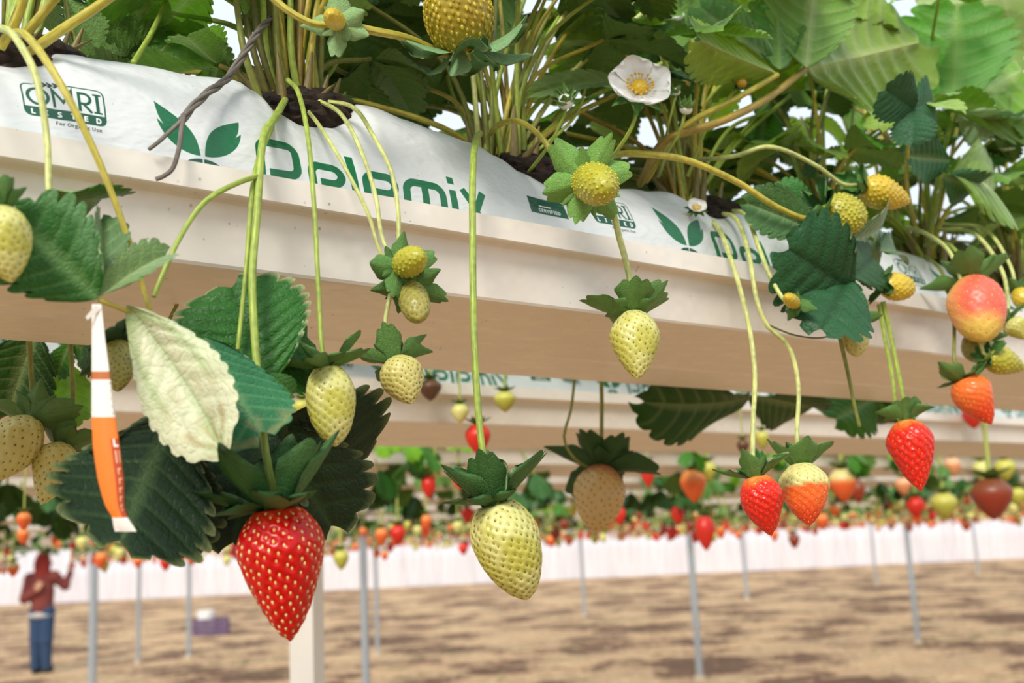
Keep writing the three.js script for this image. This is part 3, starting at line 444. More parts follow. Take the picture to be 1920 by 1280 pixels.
{ // third plant: fan of long stalks
  const g = plants[2], fan = [[905, 1, 990, -20], [930, 1, 1090, -30], [940, 2, 1040, 0], [950, 0, 1130, -30], [955, 3, 1210, 20], [960, 1, 1260, 110], [920, 2, 930, -20], [900, 3, 870, 20], [915, 2, 900, 120], [940, 1, 1075, 130], [965, 0, 1170, 170], [930, 0, 1000, 60], [945, 3, 1100, -40]];
  fan.forEach(([x0, m, x1, y1], i) => { const sk = stalkOf(g, [[x0, 305, 0.588], [lerp(x0, x1, 0.42), lerp(305, y1, 0.55), 0.585], [x1, y1, 0.59 + 0.01 * (i % 4)]], 11, [M.stalkYellow, M.stalkGreen, M.stalkOlive, M.stalkPale][m], 'leaf_stalk', 8); if (y1 < 50) blade(sk, leafGeo('dark', i % 3), M.leaf, P(x1, y1, 0.60), P(x1 + (i % 2 ? 110 : -60), y1 - 90, 0.62), -1, 0.2); });
  const t1 = stalkOf(g, [[970, 300, 0.60], [1100, 150, 0.64], [1190, 20, 0.68]], 8, M.stalkYellow); blade(t1, leafGeo('dark', 0), M.leaf, P(1185, -30, 0.70), P(1130, 160, 0.72), -1, 0.1, 1.1); blade(t1, leafGeo('dark', 1), M.leaf, P(1185, -30, 0.70), P(1245, 70, 0.74), -1, 0.2, 1.2);
  const t2 = stalkOf(g, [[900, 280, 0.60], [850, 180, 0.63], [830, 100, 0.65]], 8, M.stalkGreen); blade(t2, leafGeo('mid', 1), M.leaf, P(830, 90, 0.65), P(830, 190, 0.67), -1, 0.2, 1.1); blade(t2, leafGeo('dark', 2), M.leaf, P(900, -10, 0.66), P(975, 110, 0.66), -1, 0.3);
  const t3 = stalkOf(g, [[960, 320, 0.585], [1080, 215, 0.56], [1100, 155, 0.55]], 7, M.stalkGreen); blade(t3, own({ W: 0.5, teeth: 8, fold: 0.6, seed: 71, top: C('#6d8f3f'), vein: C('#93ad5a') }), M.leafThin, P(1160, 152, 0.545), P(1008, 150, 0.55), 1, 0.6, 0.7);
}
{ // fourth plant: the two big bright leaves at the top right, seen from below
  const g = plants[3];
  const s1 = stalkOf(g, [[1200, 345, 0.575], [1250, 262, 0.52], [1340, 232, 0.50], [1430, 190, 0.50], [1512, 128, 0.505]], 15, M.stalkBrown, 'leaf_stalk', 13);
  blade(s1, own({ W: 0.9, teeth: 10, fold: 0.22, curl: -0.08, droop: 0.12, quilt: 0.055, K: 7, sub: 6, seed: 81, top: C('#84a632'), vein: C('#c3d078'), td: 0.15 }), M.leafThin, P(1512, 128, 0.505), P(1724, 84, 0.515), -1, -0.3, 0.8);
  blade(s1, own({ W: 0.95, teeth: 9, fold: 0.2, curl: -0.3, quilt: 0.05, K: 6, seed: 82, top: C('#7aa83c'), vein: C('#b9c98a') }), M.leafThin, P(1512, 126, 0.49), P(1520, -60, 0.50), -1, 0.4);
  const s2 = stalkOf(g, [[1210, 340, 0.575], [1280, 240, 0.53], [1380, 185, 0.505], [1458, 140, 0.495]], 12, M.stalkYellow);
  blade(s2, own({ W: 0.8, teeth: 10, fold: 0.75, curl: -0.3, droop: 0.1, quilt: 0.04, K: 6, seed: 83, top: C('#93b422'), vein: C('#c3cf6a') }), M.leafThin, P(1458, 138, 0.495), P(1275, 72, 0.50), -1, 0.3, 0.9);
  blade(s2, own({ W: 0.9, teeth: 10, fold: 0.3, curl: -0.4, quilt: 0.05, K: 6, seed: 84, top: C('#7cae70'), vein: C('#b9d0aa') }), M.leafThin, P(1450, 110, 0.51), P(1300, 20, 0.53), 1, -0.4, 0.8);
  blade(s2, own({ W: 0.9, teeth: 9, fold: 0.3, curl: -0.4, seed: 85, top: C('#5c8f3c'), vein: C('#93b45a') }), M.leafThin, P(1462, 130, 0.50), P(1450, 0, 0.52), -1, 0.2, 0.8);
  const s3 = stalkOf(g, [[1290, 380, 0.585], [1360, 250, 0.58], [1440, 210, 0.60]], 8, M.stalkGreen); blade(s3, leafGeo('mid', 0), M.leaf, P(1440, 205, 0.60), P(1420, 290, 0.60), 1, 0.3); blade(s3, leafGeo('dark', 1), M.leaf, P(1330, 100, 0.64), P(1320, 200, 0.64), -1, 0.3);
  for (const [x0, x1, y1, m] of [[1265, 1250, 120, 'stalkOlive'], [1285, 1350, 130, 'stalkYellow'], [1300, 1420, 220, 'stalkGreen'], [1275, 1300, 60, 'stalkOlive'], [1295, 1480, 180, 'stalkGreen'], [1270, 1210, 200, 'stalkBrown']]) { const sk = stalkOf(g, [[x0, 385, 0.59], [lerp(x0, x1, 0.45), lerp(385, y1, 0.55), 0.588], [x1, y1, 0.60]], 9, M[m]); blade(sk, leafGeo('dark', x1 % 3), M.leaf, P(x1, y1, 0.6), P(x1 + 60, y1 - 70, 0.62), -1, 0.3); }
}
{ // fifth plant: dark three-part leaf hanging over the gutter, leaf beside the young fruits
  const g = plants[4];
  const s1 = stalkOf(g, [[1530, 425, 0.57], [1545, 440, 0.50], [1570, 480, 0.474], [1592, 525, 0.466]], 9, M.stalkPale);
  const dk = { top: C('#275630'), bot: C('#86a36e'), vein: C('#1c4222'), td: 0.22, quilt: 0.05, K: 7, sub: 6 };
  blade(s1, own({ W: 1.0, teeth: 7, fold: 0.12, curl: -0.3, seed: 91, ...dk }), M.leaf, P(1598, 545, 0.464), P(1488, 470, 0.455), 1, 0.1, 1.15);
  blade(s1, own({ W: 1.05, teeth: 6, fold: 0.12, curl: -0.3, seed: 92, ...dk }), M.leaf, P(1590, 520, 0.464), P(1545, 608, 0.452), 1, 0.0, 1.1);
  blade(s1, own({ W: 0.95, teeth: 6, fold: 0.2, curl: -0.3, seed: 93, ...dk, top: C('#2c5228') }), M.leaf, P(1598, 520, 0.464), P(1655, 468, 0.470), 1, 0.2, 1.1);
  const s2 = stalkOf(g, [[1530, 420, 0.56], [1520, 400, 0.50], [1510, 395, 0.485]], 8, M.stalkGreen); blade(s2, own({ W: 0.7, teeth: 9, fold: 0.5, curl: -0.3, seed: 94, top: C('#5c8f4c'), bot: C('#93b07a'), vein: C('#93b07a') }), M.leafThin, P(1545, 440, 0.48), P(1405, 375, 0.49), 1, 0.3, 1.0); blade(s2, own({ W: 0.9, teeth: 8, fold: 0.2, seed: 95, top: C('#3f7a35'), bot: C('#93b07a') }), M.leaf, P(1530, 400, 0.49), P(1455, 350, 0.50), 1, 0.1);
  const s3 = stalkOf(g, [[1540, 440, 0.56], [1600, 430, 0.50], [1640, 450, 0.475]], 8, M.stalkGreen); blade(s3, own({ W: 0.9, teeth: 9, fold: 0.3, seed: 96, top: C('#6fa06a'), bot: C('#9fb88a'), vein: C('#a9c49a') }), M.leafThin, P(1580, 450, 0.475), P(1700, 440, 0.475), 1, 0.4, 0.9); blade(s3, leafGeo('mid', 2), M.leafThin, P(1650, 470, 0.475), P(1700, 462, 0.48), 1, -0.6, 0.8);
  const s4 = stalkOf(g, [[1560, 410, 0.58], [1590, 300, 0.60], [1600, 200, 0.62]], 8, M.stalkGreen); blade(s4, leafGeo('light', 0), M.leafThin, P(1600, 195, 0.63), P(1560, 130, 0.64), -1, 0.2);
}
{ // right side: bright leaves and two dark round ones
  const g = plants[5];
  const s1 = stalkOf(g, [[1740, 450, 0.58], [1760, 330, 0.54], [1790, 200, 0.50]], 9, M.stalkGreen);
  blade(s1, own({ W: 1.0, teeth: 9, fold: 0.25, curl: -0.3, quilt: 0.05, K: 6, seed: 111, top: C('#74a524'), vein: C('#b3c77a') }), M.leafThin, P(1790, 200, 0.50), P(1900, 150, 0.50), -1, -0.3, 1.2); blade(s1, own({ W: 1.0, teeth: 9, fold: 0.2, seed: 112, top: C('#559a20'), vein: C('#93b85a') }), M.leafThin, P(1788, 200, 0.50), P(1790, 30, 0.51), -1, 0.1, 1.2); blade(s1, own({ W: 0.9, teeth: 9, fold: 0.5, seed: 113, top: C('#8fb07a'), vein: C('#c3d0a0') }), M.leafThin, P(1795, 205, 0.50), P(1915, 260, 0.49), 1, 0.6, 0.9);
  const s2 = stalkOf(g, [[1720, 440, 0.57], [1700, 330, 0.51], [1708, 215, 0.47]], 8, M.stalkYellow);
  for (const [tx, ty, sd] of [[1668, 172, 121], [1768, 182, 122], [1712, 262, 123]]) blade(s2, own({ W: 1.1, teeth: 9, fold: 0.2, curl: -0.4, quilt: 0.05, seed: sd, top: C('#2f5e3a'), bot: C('#6f9a6a') }), M.leaf, P(1712, 205, 0.468), P(tx, ty, 0.462), 1, 0.1, 1.15);
  const s3 = stalkOf(g, [[1740, 450, 0.56], [1770, 340, 0.50], [1780, 325, 0.49]], 8, M.stalkGreen); blade(s3, own({ W: 1.0, teeth: 9, fold: 0.3, seed: 131, top: C('#86b03a'), vein: C('#b3c77a') }), M.leafThin, P(1785, 325, 0.485), P(1925, 345, 0.48), 1, -0.5, 0.9); blade(s3, leafGeo('blue', 1), M.leaf, P(1780, 300, 0.495), P(1690, 292, 0.50), 1, 0.2, 1.0); blade(s3, leafGeo('blue', 0), M.leaf, P(1770, 330, 0.49), P(1850, 375, 0.485), 1, 0.2);
  const s4 = stalkOf(g, [[1750, 450, 0.60], [1800, 200, 0.58], [1810, 40, 0.56]], 8, M.stalkYellow); blade(s4, own({ W: 1.0, teeth: 9, fold: 0.3, seed: 141, top: C('#8aa852'), vein: C('#b3c77a') }), M.leafThin, P(1720, 10, 0.56), P(1915, 10, 0.55), -1, -0.4, 0.9); blade(s4, leafGeo('lime', 1), M.leafThin, P(1830, 20, 0.56), P(1915, 100, 0.55), -1, 0.3);
  for (const [x0, x1, y1, m] of [[1700, 1560, 160, 'stalkPale'], [1715, 1610, 150, 'stalkYellow'], [1725, 1640, 160, 'stalkYellow'], [1735, 1670, 150, 'stalkGreen'], [1710, 1590, 240, 'stalkOlive']]) { const sk = stalkOf(g, [[x0 - 50, 420, 0.62], [lerp(x0 - 50, x1, 0.5), lerp(420, y1, 0.5), 0.63], [x1, y1, 0.65]], 8, M[m]); blade(sk, leafGeo('light', x1 % 3), M.leafThin, P(x1, y1, 0.65), P(x1 + 60, y1 - 90, 0.66), -1, 0.3); }
}

const rim = (x, D = D1 + 0.222) => [x, yAt(x, D, LIP + 0.012), D];   // over the back edge of the nearest gutter
// ------------------------------------------------------------------ strawberries and flowers of the nearest row
const PAL = {
  red: { body: (v, a) => { const c = mixc(C('#bd0503'), C('#d23c16'), sm(0.12, 0.0, v) * 0.8); return c; }, seed: (v, a, r) => mixc(C('#f0dc8e'), C('#e0a24a'), r * 0.7), mat: 'ripe', seeds: 250, dim: 0.055 },
  bumpyRed: { body: (v, a) => mixc(C('#d42214'), C('#e88a3c'), sm(0.22, 0.02, v + 0.1 * nz(a * 2, v * 5))), seed: (v, a, r) => mixc(C('#e2873a'), C('#c8401f'), r), mat: 'ripe', seeds: 190, dim: 0.09 },
  pale: { body: (v, a) => mixc(C('#cbc87a'), C('#bab64e'), sm(0.3, 0.75, nz(v * 5, a * 1.5))), seed: (v, a, r) => mixc(C('#a89f3a'), C('#77662a'), r), mat: 'unripe', seeds: 260, dim: 0.05 },
  cream: { body: (v, a) => mixc(C('#c9c074'), C('#bdb262'), nz(v * 6, a * 2)), seed: (v, a, r) => mixc(C('#93832f'), C('#5f4a1e'), r), mat: 'unripe', seeds: 200, dim: 0.06 },
  tan: { body: (v, a) => mixc(C('#bd9c60'), C('#b06a48'), sm(0.35, 0.1, v + 0.15 * nz(a, v * 4))), seed: (v, a, r) => mixc(C('#9a8a3a'), C('#6f5a24'), r), mat: 'unripe', seeds: 200, dim: 0.04 },
  half: { body: (v, a) => mixc(C('#d5cf86'), mixc(C('#ea6a2c'), C('#d63a1a'), sm(0.5, 0.95, v)), sm(0.38, 0.47, v + 0.06 * nz(a * 3, 4))), seed: (v, a, r) => v < 0.42 ? C('#a8a24a') : mixc(C('#ee9a48'), C('#d9662c'), r), mat: 'ripe', seeds: 210, dim: 0.06 },
  orange: { body: (v, a) => mixc(C('#e67030'), C('#d8381a'), sm(0.25, 0.85, v)), seed: (v, a, r) => mixc(C('#eeb25a'), C('#d9662c'), r), mat: 'ripe', seeds: 180, dim: 0.05 },
  peach: { body: (v, a) => mixc(mixc(C('#e8a760'), C('#e2604a'), sm(0.0, 0.5, Math.sin(a + 0.6) * 0.5 + 0.35 * Math.sin(v * 3.1))), C('#e0c05a'), sm(0.62, 0.9, v)), seed: (v, a, r) => mixc(C('#e8b060'), C('#dd7a40'), r), mat: 'unripe', seeds: 170, dim: 0.025 },
  young: { body: (v, a) => mixc(C('#a29f2e'), C('#b5b034'), nz(v * 6, a * 2)), seed: (v, a, r) => mixc(C('#d4cf4a'), C('#b0a830'), r), mat: 'unripe', seeds: 240, dim: 0.05, proud: 1 },
  gold: { body: (v, a) => mixc(C('#c2a62a'), C('#d2b634'), nz(v * 6, a * 2)), seed: (v, a, r) => mixc(C('#e6d352'), C('#cfae34'), r), mat: 'unripe', seeds: 240, dim: 0.045, proud: 1 },
  bronze: { body: (v, a) => mixc(C('#8f7a16'), C('#a3901a'), nz(v * 6, a * 2)), seed: (v, a, r) => mixc(C('#cdbb3c'), C('#a58a20'), r), mat: 'unripe', seeds: 300, dim: 0.04, proud: 1 },
  olive: { body: (v, a) => mixc(C('#a09746'), C('#8d863c'), nz(v * 6, a * 2)), seed: (v, a, r) => mixc(C('#6f6a2c'), C('#4a3a1a'), r), mat: 'unripe', seeds: 190, dim: 0.06 },
};
// s.top: pixel + distance where the calyx sits, s.tip: pixel + distance of the point, s.w: width in pixels
function strawberry(s) {
  const a = P(...s.top), b = P(...s.tip), L = a.distanceTo(b), R = px(s.w, a) / 2, pal = PAL[s.kind];
  const g = thing('strawberry', s.label, 'strawberry', a, 'strawberries of the nearest row'); const down = b.clone().sub(a).normalize();
  const q = new THREE.Quaternion().setFromUnitVectors(V(0, -1, 0), down); g.quaternion.copy(q); g.updateMatrixWorld(true);
  // turn about the axis so that local +x points to the right of the picture
  const right = camRight.clone().applyQuaternion(q.clone().invert()), turn = Math.atan2(-right.z, right.x); g.quaternion.multiply(new THREE.Quaternion().setFromAxisAngle(V(0, 1, 0), turn)); g.updateMatrixWorld(true);
  const o = { L, R, color: pal.body, seedColor: pal.seed, seeds: s.seeds ?? pal.seeds, dim: pal.dim, proud: pal.proud ?? 0, seed: Math.round(s.top[0]) % 97, seedSize: s.seedSize ?? (pal.proud ? 0.085 : 0.05), ...(s.shape || {}) };
  if (s.big) Object.assign(o, { nu: 150, nv: 120 });
  const f = fruit(o), body = mesh('flesh', f.flesh, M[pal.mat], g), ac = mesh('achenes', f.achenes, M.achene, body); ac.userData.kind = 'stuff';
  const c = { n: 10, len: 1.5, wid: 0.8, elev: 0.5, spread: 0.35, curl: 0.3, top: C('#2a5e20'), bot: C('#5f8a45'), az: [0, 2 * Math.PI], edge: C('#c2cf9a'), r0: 0.22, ...(s.cal || {}) }, r = rng(Math.round(s.top[0] * 3 + s.top[1]));
  for (let i = 0; i < c.n; i++) {
    const az = lerp(c.az[0], c.az[1], (i + 0.15 + 0.5 * r()) / c.n), el = c.elev + (r() - 0.5) * 2 * c.spread, small = i % 2, Ls = R * c.len * 1.22 * (small ? 0.62 : 1) * (0.85 + 0.3 * r()), Ws = R * c.wid * 1.28 * (small ? 0.6 : 1) * (0.85 + 0.3 * r());
    const gm = sepal({ L: Ls, W: Ws, lobes: small || r() < 0.4 ? 1 : 2 + Math.floor(r() * 2), curl: c.curl + (r() - 0.5) * 0.7, cup: 0.25 + 0.3 * r(), top: mixc(c.top, C('#4d7f38'), r() * 0.5), bot: c.bot, seed: i + 5, nu: 12, nv: 8, edge: c.edge, twist: (r() - 0.5) * 0.5 });
    const m = mesh('sepal', gm, M.sepal, g), dir = V(Math.cos(az) * Math.cos(el), Math.sin(el), Math.sin(az) * Math.cos(el)); orient(m, dir, V(-Math.cos(az) * Math.sin(el), Math.cos(el), -Math.sin(az) * Math.sin(el))); m.position.set(Math.cos(az) * R * c.r0, 0.004 * L + (small ? 0.0012 : 0), Math.sin(az) * R * c.r0);
  }
  const hub = new THREE.SphereGeometry(R * 0.3, 12, 8); hub.scale(1, 0.4, 1); hub.translate(0, R * 0.05, 0); mesh('receptacle', hub, M.stalkGreen, g);
  if (s.stalk) { const pts = s.stalk.map((k) => g.worldToLocal(P(...k))); pts.push(V(0, R * 0.35, 0), V(0, 0, 0)); const w0 = px(s.sw ?? 11, a) / 2; mesh('stalk', tube(pts, w0, w0 * 0.82, 34, 9), M[s.sm ?? 'stalkGreen'], g); }
  for (const k of s.extra || []) { const pts = k.pts.map((e) => g.worldToLocal(P(...e))), w0 = px(k.w, a) / 2; mesh('side_stalk', tube(pts, w0, w0 * 0.8, 24, 7), M[k.m ?? 'stalkGreen'], g); }
  return g;
}
const cone = { vm: 0.30, p: 1.35, q: 0.78 }, blunt = { vm: 0.36, p: 1.9, q: 0.62, r0: 0.5 }, egg = { vm: 0.34, p: 1.75, q: 0.8, r0: 0.45 }, stub = { vm: 0.4, p: 2.4, q: 0.6, r0: 0.6 };
strawberry({ label: 'large ripe red strawberry hanging lowest, with yellow seeds and dark leafy calyx', top: [518, 955, 0.470], tip: [547, 1202, 0.468], w: 164, kind: 'red', big: 1, seeds: 300, shape: { ...cone, p: 1.2, q: 0.67, bend: -0.04, r0: 0.5 }, cal: { n: 13, len: 1.75, wid: 1.05, elev: 0.42, spread: 0.55, curl: 0.3, top: C('#204820'), bot: C('#3f6a35'), edge: C('#7f9a6a') }, stalk: [[536, 185, 0.578], [515, 222, 0.53], [493, 262, 0.502], [482, 400, 0.490], [473, 520, 0.484], [482, 690, 0.476], [500, 860, 0.471]], sw: 18, sm: 'stalkGreen', extra: [{ pts: [[487, 328, 0.495], [440, 345, 0.488], [385, 378, 0.482], [335, 450, 0.478], [288, 556, 0.477]], w: 12 }] });
strawberry({ label: 'large pale green strawberry with a bent tip, hanging on the thick straight stalk', top: [928, 945, 0.475], tip: [982, 1126, 0.473], w: 130, kind: 'pale', big: 1, seeds: 330, shape: { ...blunt, bend: 0.12, p: 1.7, q: 0.6 }, cal: { n: 11, len: 1.6, wid: 0.95, elev: 0.6, spread: 0.6, curl: 0.2, top: C('#204820'), bot: C('#3f6a35') }, stalk: [[900, 250, 0.58], [890, 272, 0.515], [886, 330, 0.498], [886, 450, 0.490], [888, 600, 0.484], [895, 750, 0.478], [908, 868, 0.475]], sw: 16 });
strawberry({ label: 'pale yellow green oblong strawberry hanging beside the dark round leaf', top: [612, 690, 0.478], tip: [634, 836, 0.474], w: 94, kind: 'pale', seeds: 210, shape: { ...blunt, bend: -0.1 }, cal: { n: 9, len: 1.7, wid: 0.95, elev: 0.35, spread: 0.4, top: C('#2f5c2c') }, stalk: [[540, 150, 0.57], [560, 175, 0.53], [578, 260, 0.500], [590, 400, 0.488], [596, 520, 0.483], [606, 668, 0.479]], sw: 11 });
strawberry({ label: 'small pale berry with dark dots hanging below the pair of young fruits', top: [742, 676, 0.480], tip: [772, 757, 0.468], w: 84, kind: 'cream', shape: egg, cal: { n: 9, len: 1.5, wid: 0.95, elev: 0.35, spread: 0.5 }, stalk: [[610, 190, 0.57], [660, 200, 0.54], [700, 255, 0.505], [733, 320, 0.492], [748, 420, 0.485], [738, 520, 0.482], [722, 610, 0.480], [730, 655, 0.480]], sw: 10, sm: 'stalkPale' });
strawberry({ label: 'small yellow green young fruit with white tip, upper of the stacked pair', top: [752, 500, 0.470], tip: [790, 478, 0.446], w: 54, kind: 'young', shape: { ...stub, p: 2 }, seeds: 130, cal: { n: 9, len: 2.1, wid: 1.3, elev: 0.1, spread: 0.35, curl: -0.3, top: C('#3c7734') }, stalk: [[590, 185, 0.575], [640, 215, 0.53], [680, 290, 0.498], [705, 370, 0.489], [718, 450, 0.482]], sw: 10, sm: 'stalkPale' });
strawberry({ label: 'small brownish green fruit, lower of the stacked pair of young fruits', top: [770, 540, 0.474], tip: [786, 600, 0.455], w: 58, kind: 'olive', shape: stub, seeds: 120, cal: { n: 9, len: 1.95, wid: 1.2, elev: 0.15, spread: 0.3, curl: -0.2, top: C('#31682c') }, stalk: [[575, 205, 0.575], [605, 245, 0.52], [650, 320, 0.495], [692, 405, 0.488], [712, 470, 0.484], [748, 522, 0.480]], sw: 9, sm: 'stalkPale' });
strawberry({ label: 'pale oval strawberry with wide ear-like sepals in front of the gutter underside', top: [1188, 590, 0.478], tip: [1196, 711, 0.470], w: 94, kind: 'pale', seeds: 230, shape: { ...egg, p: 1.5, q: 0.75 }, cal: { n: 9, len: 1.5, wid: 1.25, elev: 0.6, spread: 0.6, curl: 0.25, top: C('#2f6a24') }, stalk: [[1148, 388, 0.484], [1160, 440, 0.484], [1176, 500, 0.481], [1184, 550, 0.479]], sw: 13, sm: 'stalkPale' });
strawberry({ label: 'round yellow green young fruit in a star of bright sepals over the printed badge', top: [1102, 340, 0.478], tip: [1138, 352, 0.440], w: 74, kind: 'young', shape: { ...stub, r0: 0.75 }, seeds: 260, cal: { n: 12, len: 1.95, wid: 1.15, elev: 0.0, spread: 0.22, curl: -0.25, top: C('#458a26'), bot: C('#7aa852') }, stalk: [[920, 250, 0.58], [940, 232, 0.54], [975, 228, 0.515], [1015, 258, 0.50], [1045, 302, 0.492], [1075, 335, 0.486]], sw: 13, sm: 'stalkYellow' });
strawberry({ label: 'brownish yellow upright young fruit with ragged sepals at the top edge', top: [872, 92, 0.492], tip: [842, -60, 0.480], w: 124, kind: 'bronze', shape: { ...egg, vm: 0.42, r0: 0.6, p: 2.2, q: 0.7 }, seeds: 330, cal: { n: 11, len: 1.4, wid: 1.0, elev: 0.35, spread: 0.6, curl: -0.5, top: C('#4f8548'), bot: C('#7fa472'), r0: 0.4 }, stalk: [[620, 40, 0.50], [690, 56, 0.49], [765, 72, 0.50], [830, 100, 0.505]], sw: 16, sm: 'stalkYellow' });
strawberry({ label: 'tiny golden fruit among sepals at the top edge, left of the brownish one', top: [634, 44, 0.495], tip: [618, 26, 0.475], w: 36, kind: 'gold', shape: stub, seeds: 100, cal: { n: 9, len: 3.0, wid: 1.9, elev: 0.1, spread: 0.5, curl: -0.3, top: C('#5f9a45'), bot: C('#93b67a') }, stalk: [[505, -10, 0.51], [540, 20, 0.505], [590, 45, 0.50]], sw: 15, sm: 'stalkYellow' });
strawberry({ label: 'pale yellow berry cut by the left edge in front of the dark leaf', top: [-6, 395, 0.452], tip: [22, 530, 0.446], w: 112, kind: 'pale', seeds: 210, shape: egg, cal: { n: 7, len: 1.0, elev: 0.6, top: C('#5f9a3c') }, stalk: [[-60, 60, 0.54], [-40, 150, 0.48], [-20, 300, 0.46]], sw: 12 });
strawberry({ label: 'small shaded green berry half hidden behind the paper sachet stick', top: [222, 645, 0.500], tip: [220, 735, 0.490], w: 72, kind: 'olive', shape: egg, cal: { n: 8, len: 1.9, wid: 1.2, elev: 0.0, spread: 0.6, curl: -0.2, top: C('#2a4a26'), bot: C('#34522c'), edge: C('#5f7a4a') }, stalk: [rim(236, 0.70), rim(236, 0.742), [232, 672, 0.745], [226, 648, 0.60], [222, 632, 0.52]], sw: 8, sm: 'stalkOlive' });
strawberry({ label: 'cream berry with brown dots at the lower left edge, shaded', top: [60, 792, 0.765], tip: [-28, 905, 0.75], w: 92, kind: 'cream', seeds: 150, shape: egg, cal: { n: 9, len: 1.5, wid: 1.0, elev: 0.45, top: C('#3f6a2c'), bot: C('#587a3c') }, stalk: [rim(52, 0.70), rim(54, 0.742), [55, 640, 0.76], [62, 740, 0.768]], sw: 12, sm: 'stalkOlive' });
strawberry({ label: 'cream berry with brown dots hanging left of the paper sachet stick', top: [118, 838, 0.76], tip: [76, 946, 0.745], w: 84, kind: 'cream', seeds: 150, shape: cone, cal: { n: 9, len: 1.6, wid: 1.0, elev: 0.5, top: C('#3f6a2c'), bot: C('#587a3c') }, stalk: [rim(128, 0.70), rim(130, 0.742), [132, 640, 0.758], [136, 760, 0.762]], sw: 11, sm: 'stalkOlive' });
strawberry({ label: 'large tan unripe strawberry hanging out of focus under a broad dark calyx', top: [1128, 882, 0.775], tip: [1116, 998, 0.76], w: 96, kind: 'tan', shape: { ...blunt, q: 0.75 }, cal: { n: 13, len: 1.65, wid: 1.0, elev: 0.25, spread: 0.45, curl: -0.2, top: C('#2d4f25'), bot: C('#2d4f25'), edge: null }, stalk: [rim(1118, 0.70), rim(1122, 0.742), [1128, 740, 0.77], [1128, 830, 0.775]], sw: 9, sm: 'stalkOlive', extra: [{ pts: [rim(1088, 0.72), rim(1086, 0.742), [1072, 760, 0.765], [1058, 825, 0.77], [1090, 870, 0.775], [1126, 880, 0.775]], w: 6, m: 'stalkOlive' }] });
strawberry({ label: 'red strawberry, left one of the reddening pair', top: [1418, 893, 0.470], tip: [1446, 1006, 0.466], w: 82, kind: 'bumpyRed', shape: { ...egg, p: 1.5 }, cal: { n: 8, len: 1.4, wid: 0.9, elev: 0.5, spread: 0.5, top: C('#3a6f30') }, stalk: [[1320, 405, 0.57], [1345, 425, 0.53], [1372, 490, 0.495], [1400, 590, 0.485], [1415, 690, 0.478], [1412, 800, 0.472], [1412, 866, 0.470]], sw: 11, sm: 'stalkPale' });
strawberry({ label: 'strawberry pale above and orange below, right one of the reddening pair', top: [1502, 872, 0.468], tip: [1518, 987, 0.462], w: 92, kind: 'half', shape: { ...egg, p: 1.55 }, cal: { n: 9, len: 1.4, wid: 1.0, elev: 0.5, spread: 0.4, top: C('#417a35') }, stalk: [[1350, 400, 0.57], [1380, 410, 0.53], [1405, 480, 0.495], [1420, 565, 0.486], [1438, 610, 0.482], [1478, 648, 0.478], [1497, 720, 0.473], [1494, 820, 0.470]], sw: 10, sm: 'stalkPale', extra: [{ pts: [[1438, 608, 0.482], [1490, 628, 0.478], [1540, 633, 0.474], [1568, 624, 0.472]], w: 4, m: 'stalkDark' }] });
strawberry({ label: 'bumpy red strawberry with pointed tip hanging on two parallel stalks', top: [1698, 790, 0.470], tip: [1727, 922, 0.462], w: 86, kind: 'bumpyRed', shape: { ...cone, p: 1.45 }, cal: { n: 9, len: 1.1, wid: 1.1, elev: 0.75, spread: 0.4, curl: -0.3, top: C('#41752f') }, stalk: [[1655, 565, 0.474], [1668, 620, 0.474], [1682, 690, 0.472], [1694, 750, 0.470]], sw: 10, extra: [{ pts: [[1648, 570, 0.476], [1660, 640, 0.476], [1672, 700, 0.474], [1680, 760, 0.473]], w: 9 }] });
strawberry({ label: 'orange red strawberry pointing down right below the peach coloured one', top: [1806, 712, 0.480], tip: [1860, 796, 0.465], w: 76, kind: 'orange', shape: { ...cone, r0: 0.6 }, cal: { n: 6, len: 1.5, wid: 0.9, elev: 0.3, spread: 0.5, top: C('#47702f'), bot: C('#5f7f3c') }, stalk: [[1735, 480, 0.56], [1770, 520, 0.50], [1788, 600, 0.49], [1790, 680, 0.482]], sw: 8, sm: 'stalkOlive' });
strawberry({ label: 'big peach and pink strawberry at the end of the grow bag', top: [1822, 530, 0.470], tip: [1846, 638, 0.455], w: 104, kind: 'peach', shape: { ...blunt, q: 0.55 }, cal: { n: 8, len: 1.4, wid: 0.9, elev: 0.4, spread: 0.5, top: C('#2f5c2f') }, stalk: [[1735, 460, 0.57], [1770, 455, 0.53], [1800, 480, 0.49], [1815, 510, 0.475]], sw: 9 });
strawberry({ label: 'bright yellow green berry pointing right below the peach coloured one', top: [1852, 668, 0.462], tip: [1922, 690, 0.455], w: 52, kind: 'young', shape: cone, seeds: 160, cal: { n: 7, len: 1.2, wid: 0.8, elev: 0.2, spread: 0.6, top: C('#4d7f38') }, stalk: [[1700, 425, 0.56], [1740, 440, 0.52], [1785, 480, 0.48], [1815, 570, 0.468], [1838, 640, 0.464]], sw: 9, sm: 'stalkPale' });
strawberry({ label: 'yellow young fruit pointing right above the green one', top: [1620, 350, 0.480], tip: [1704, 378, 0.472], w: 62, kind: 'gold', shape: { ...cone, p: 1.6, q: 0.7 }, seeds: 230, cal: { n: 7, len: 1.5, wid: 0.9, elev: 0.5, spread: 0.6, top: C('#4d8a3c') }, stalk: [[1290, 300, 0.58], [1380, 292, 0.52], [1440, 275, 0.50], [1530, 310, 0.488], [1580, 345, 0.483]], sw: 9, sm: 'stalkPale' });
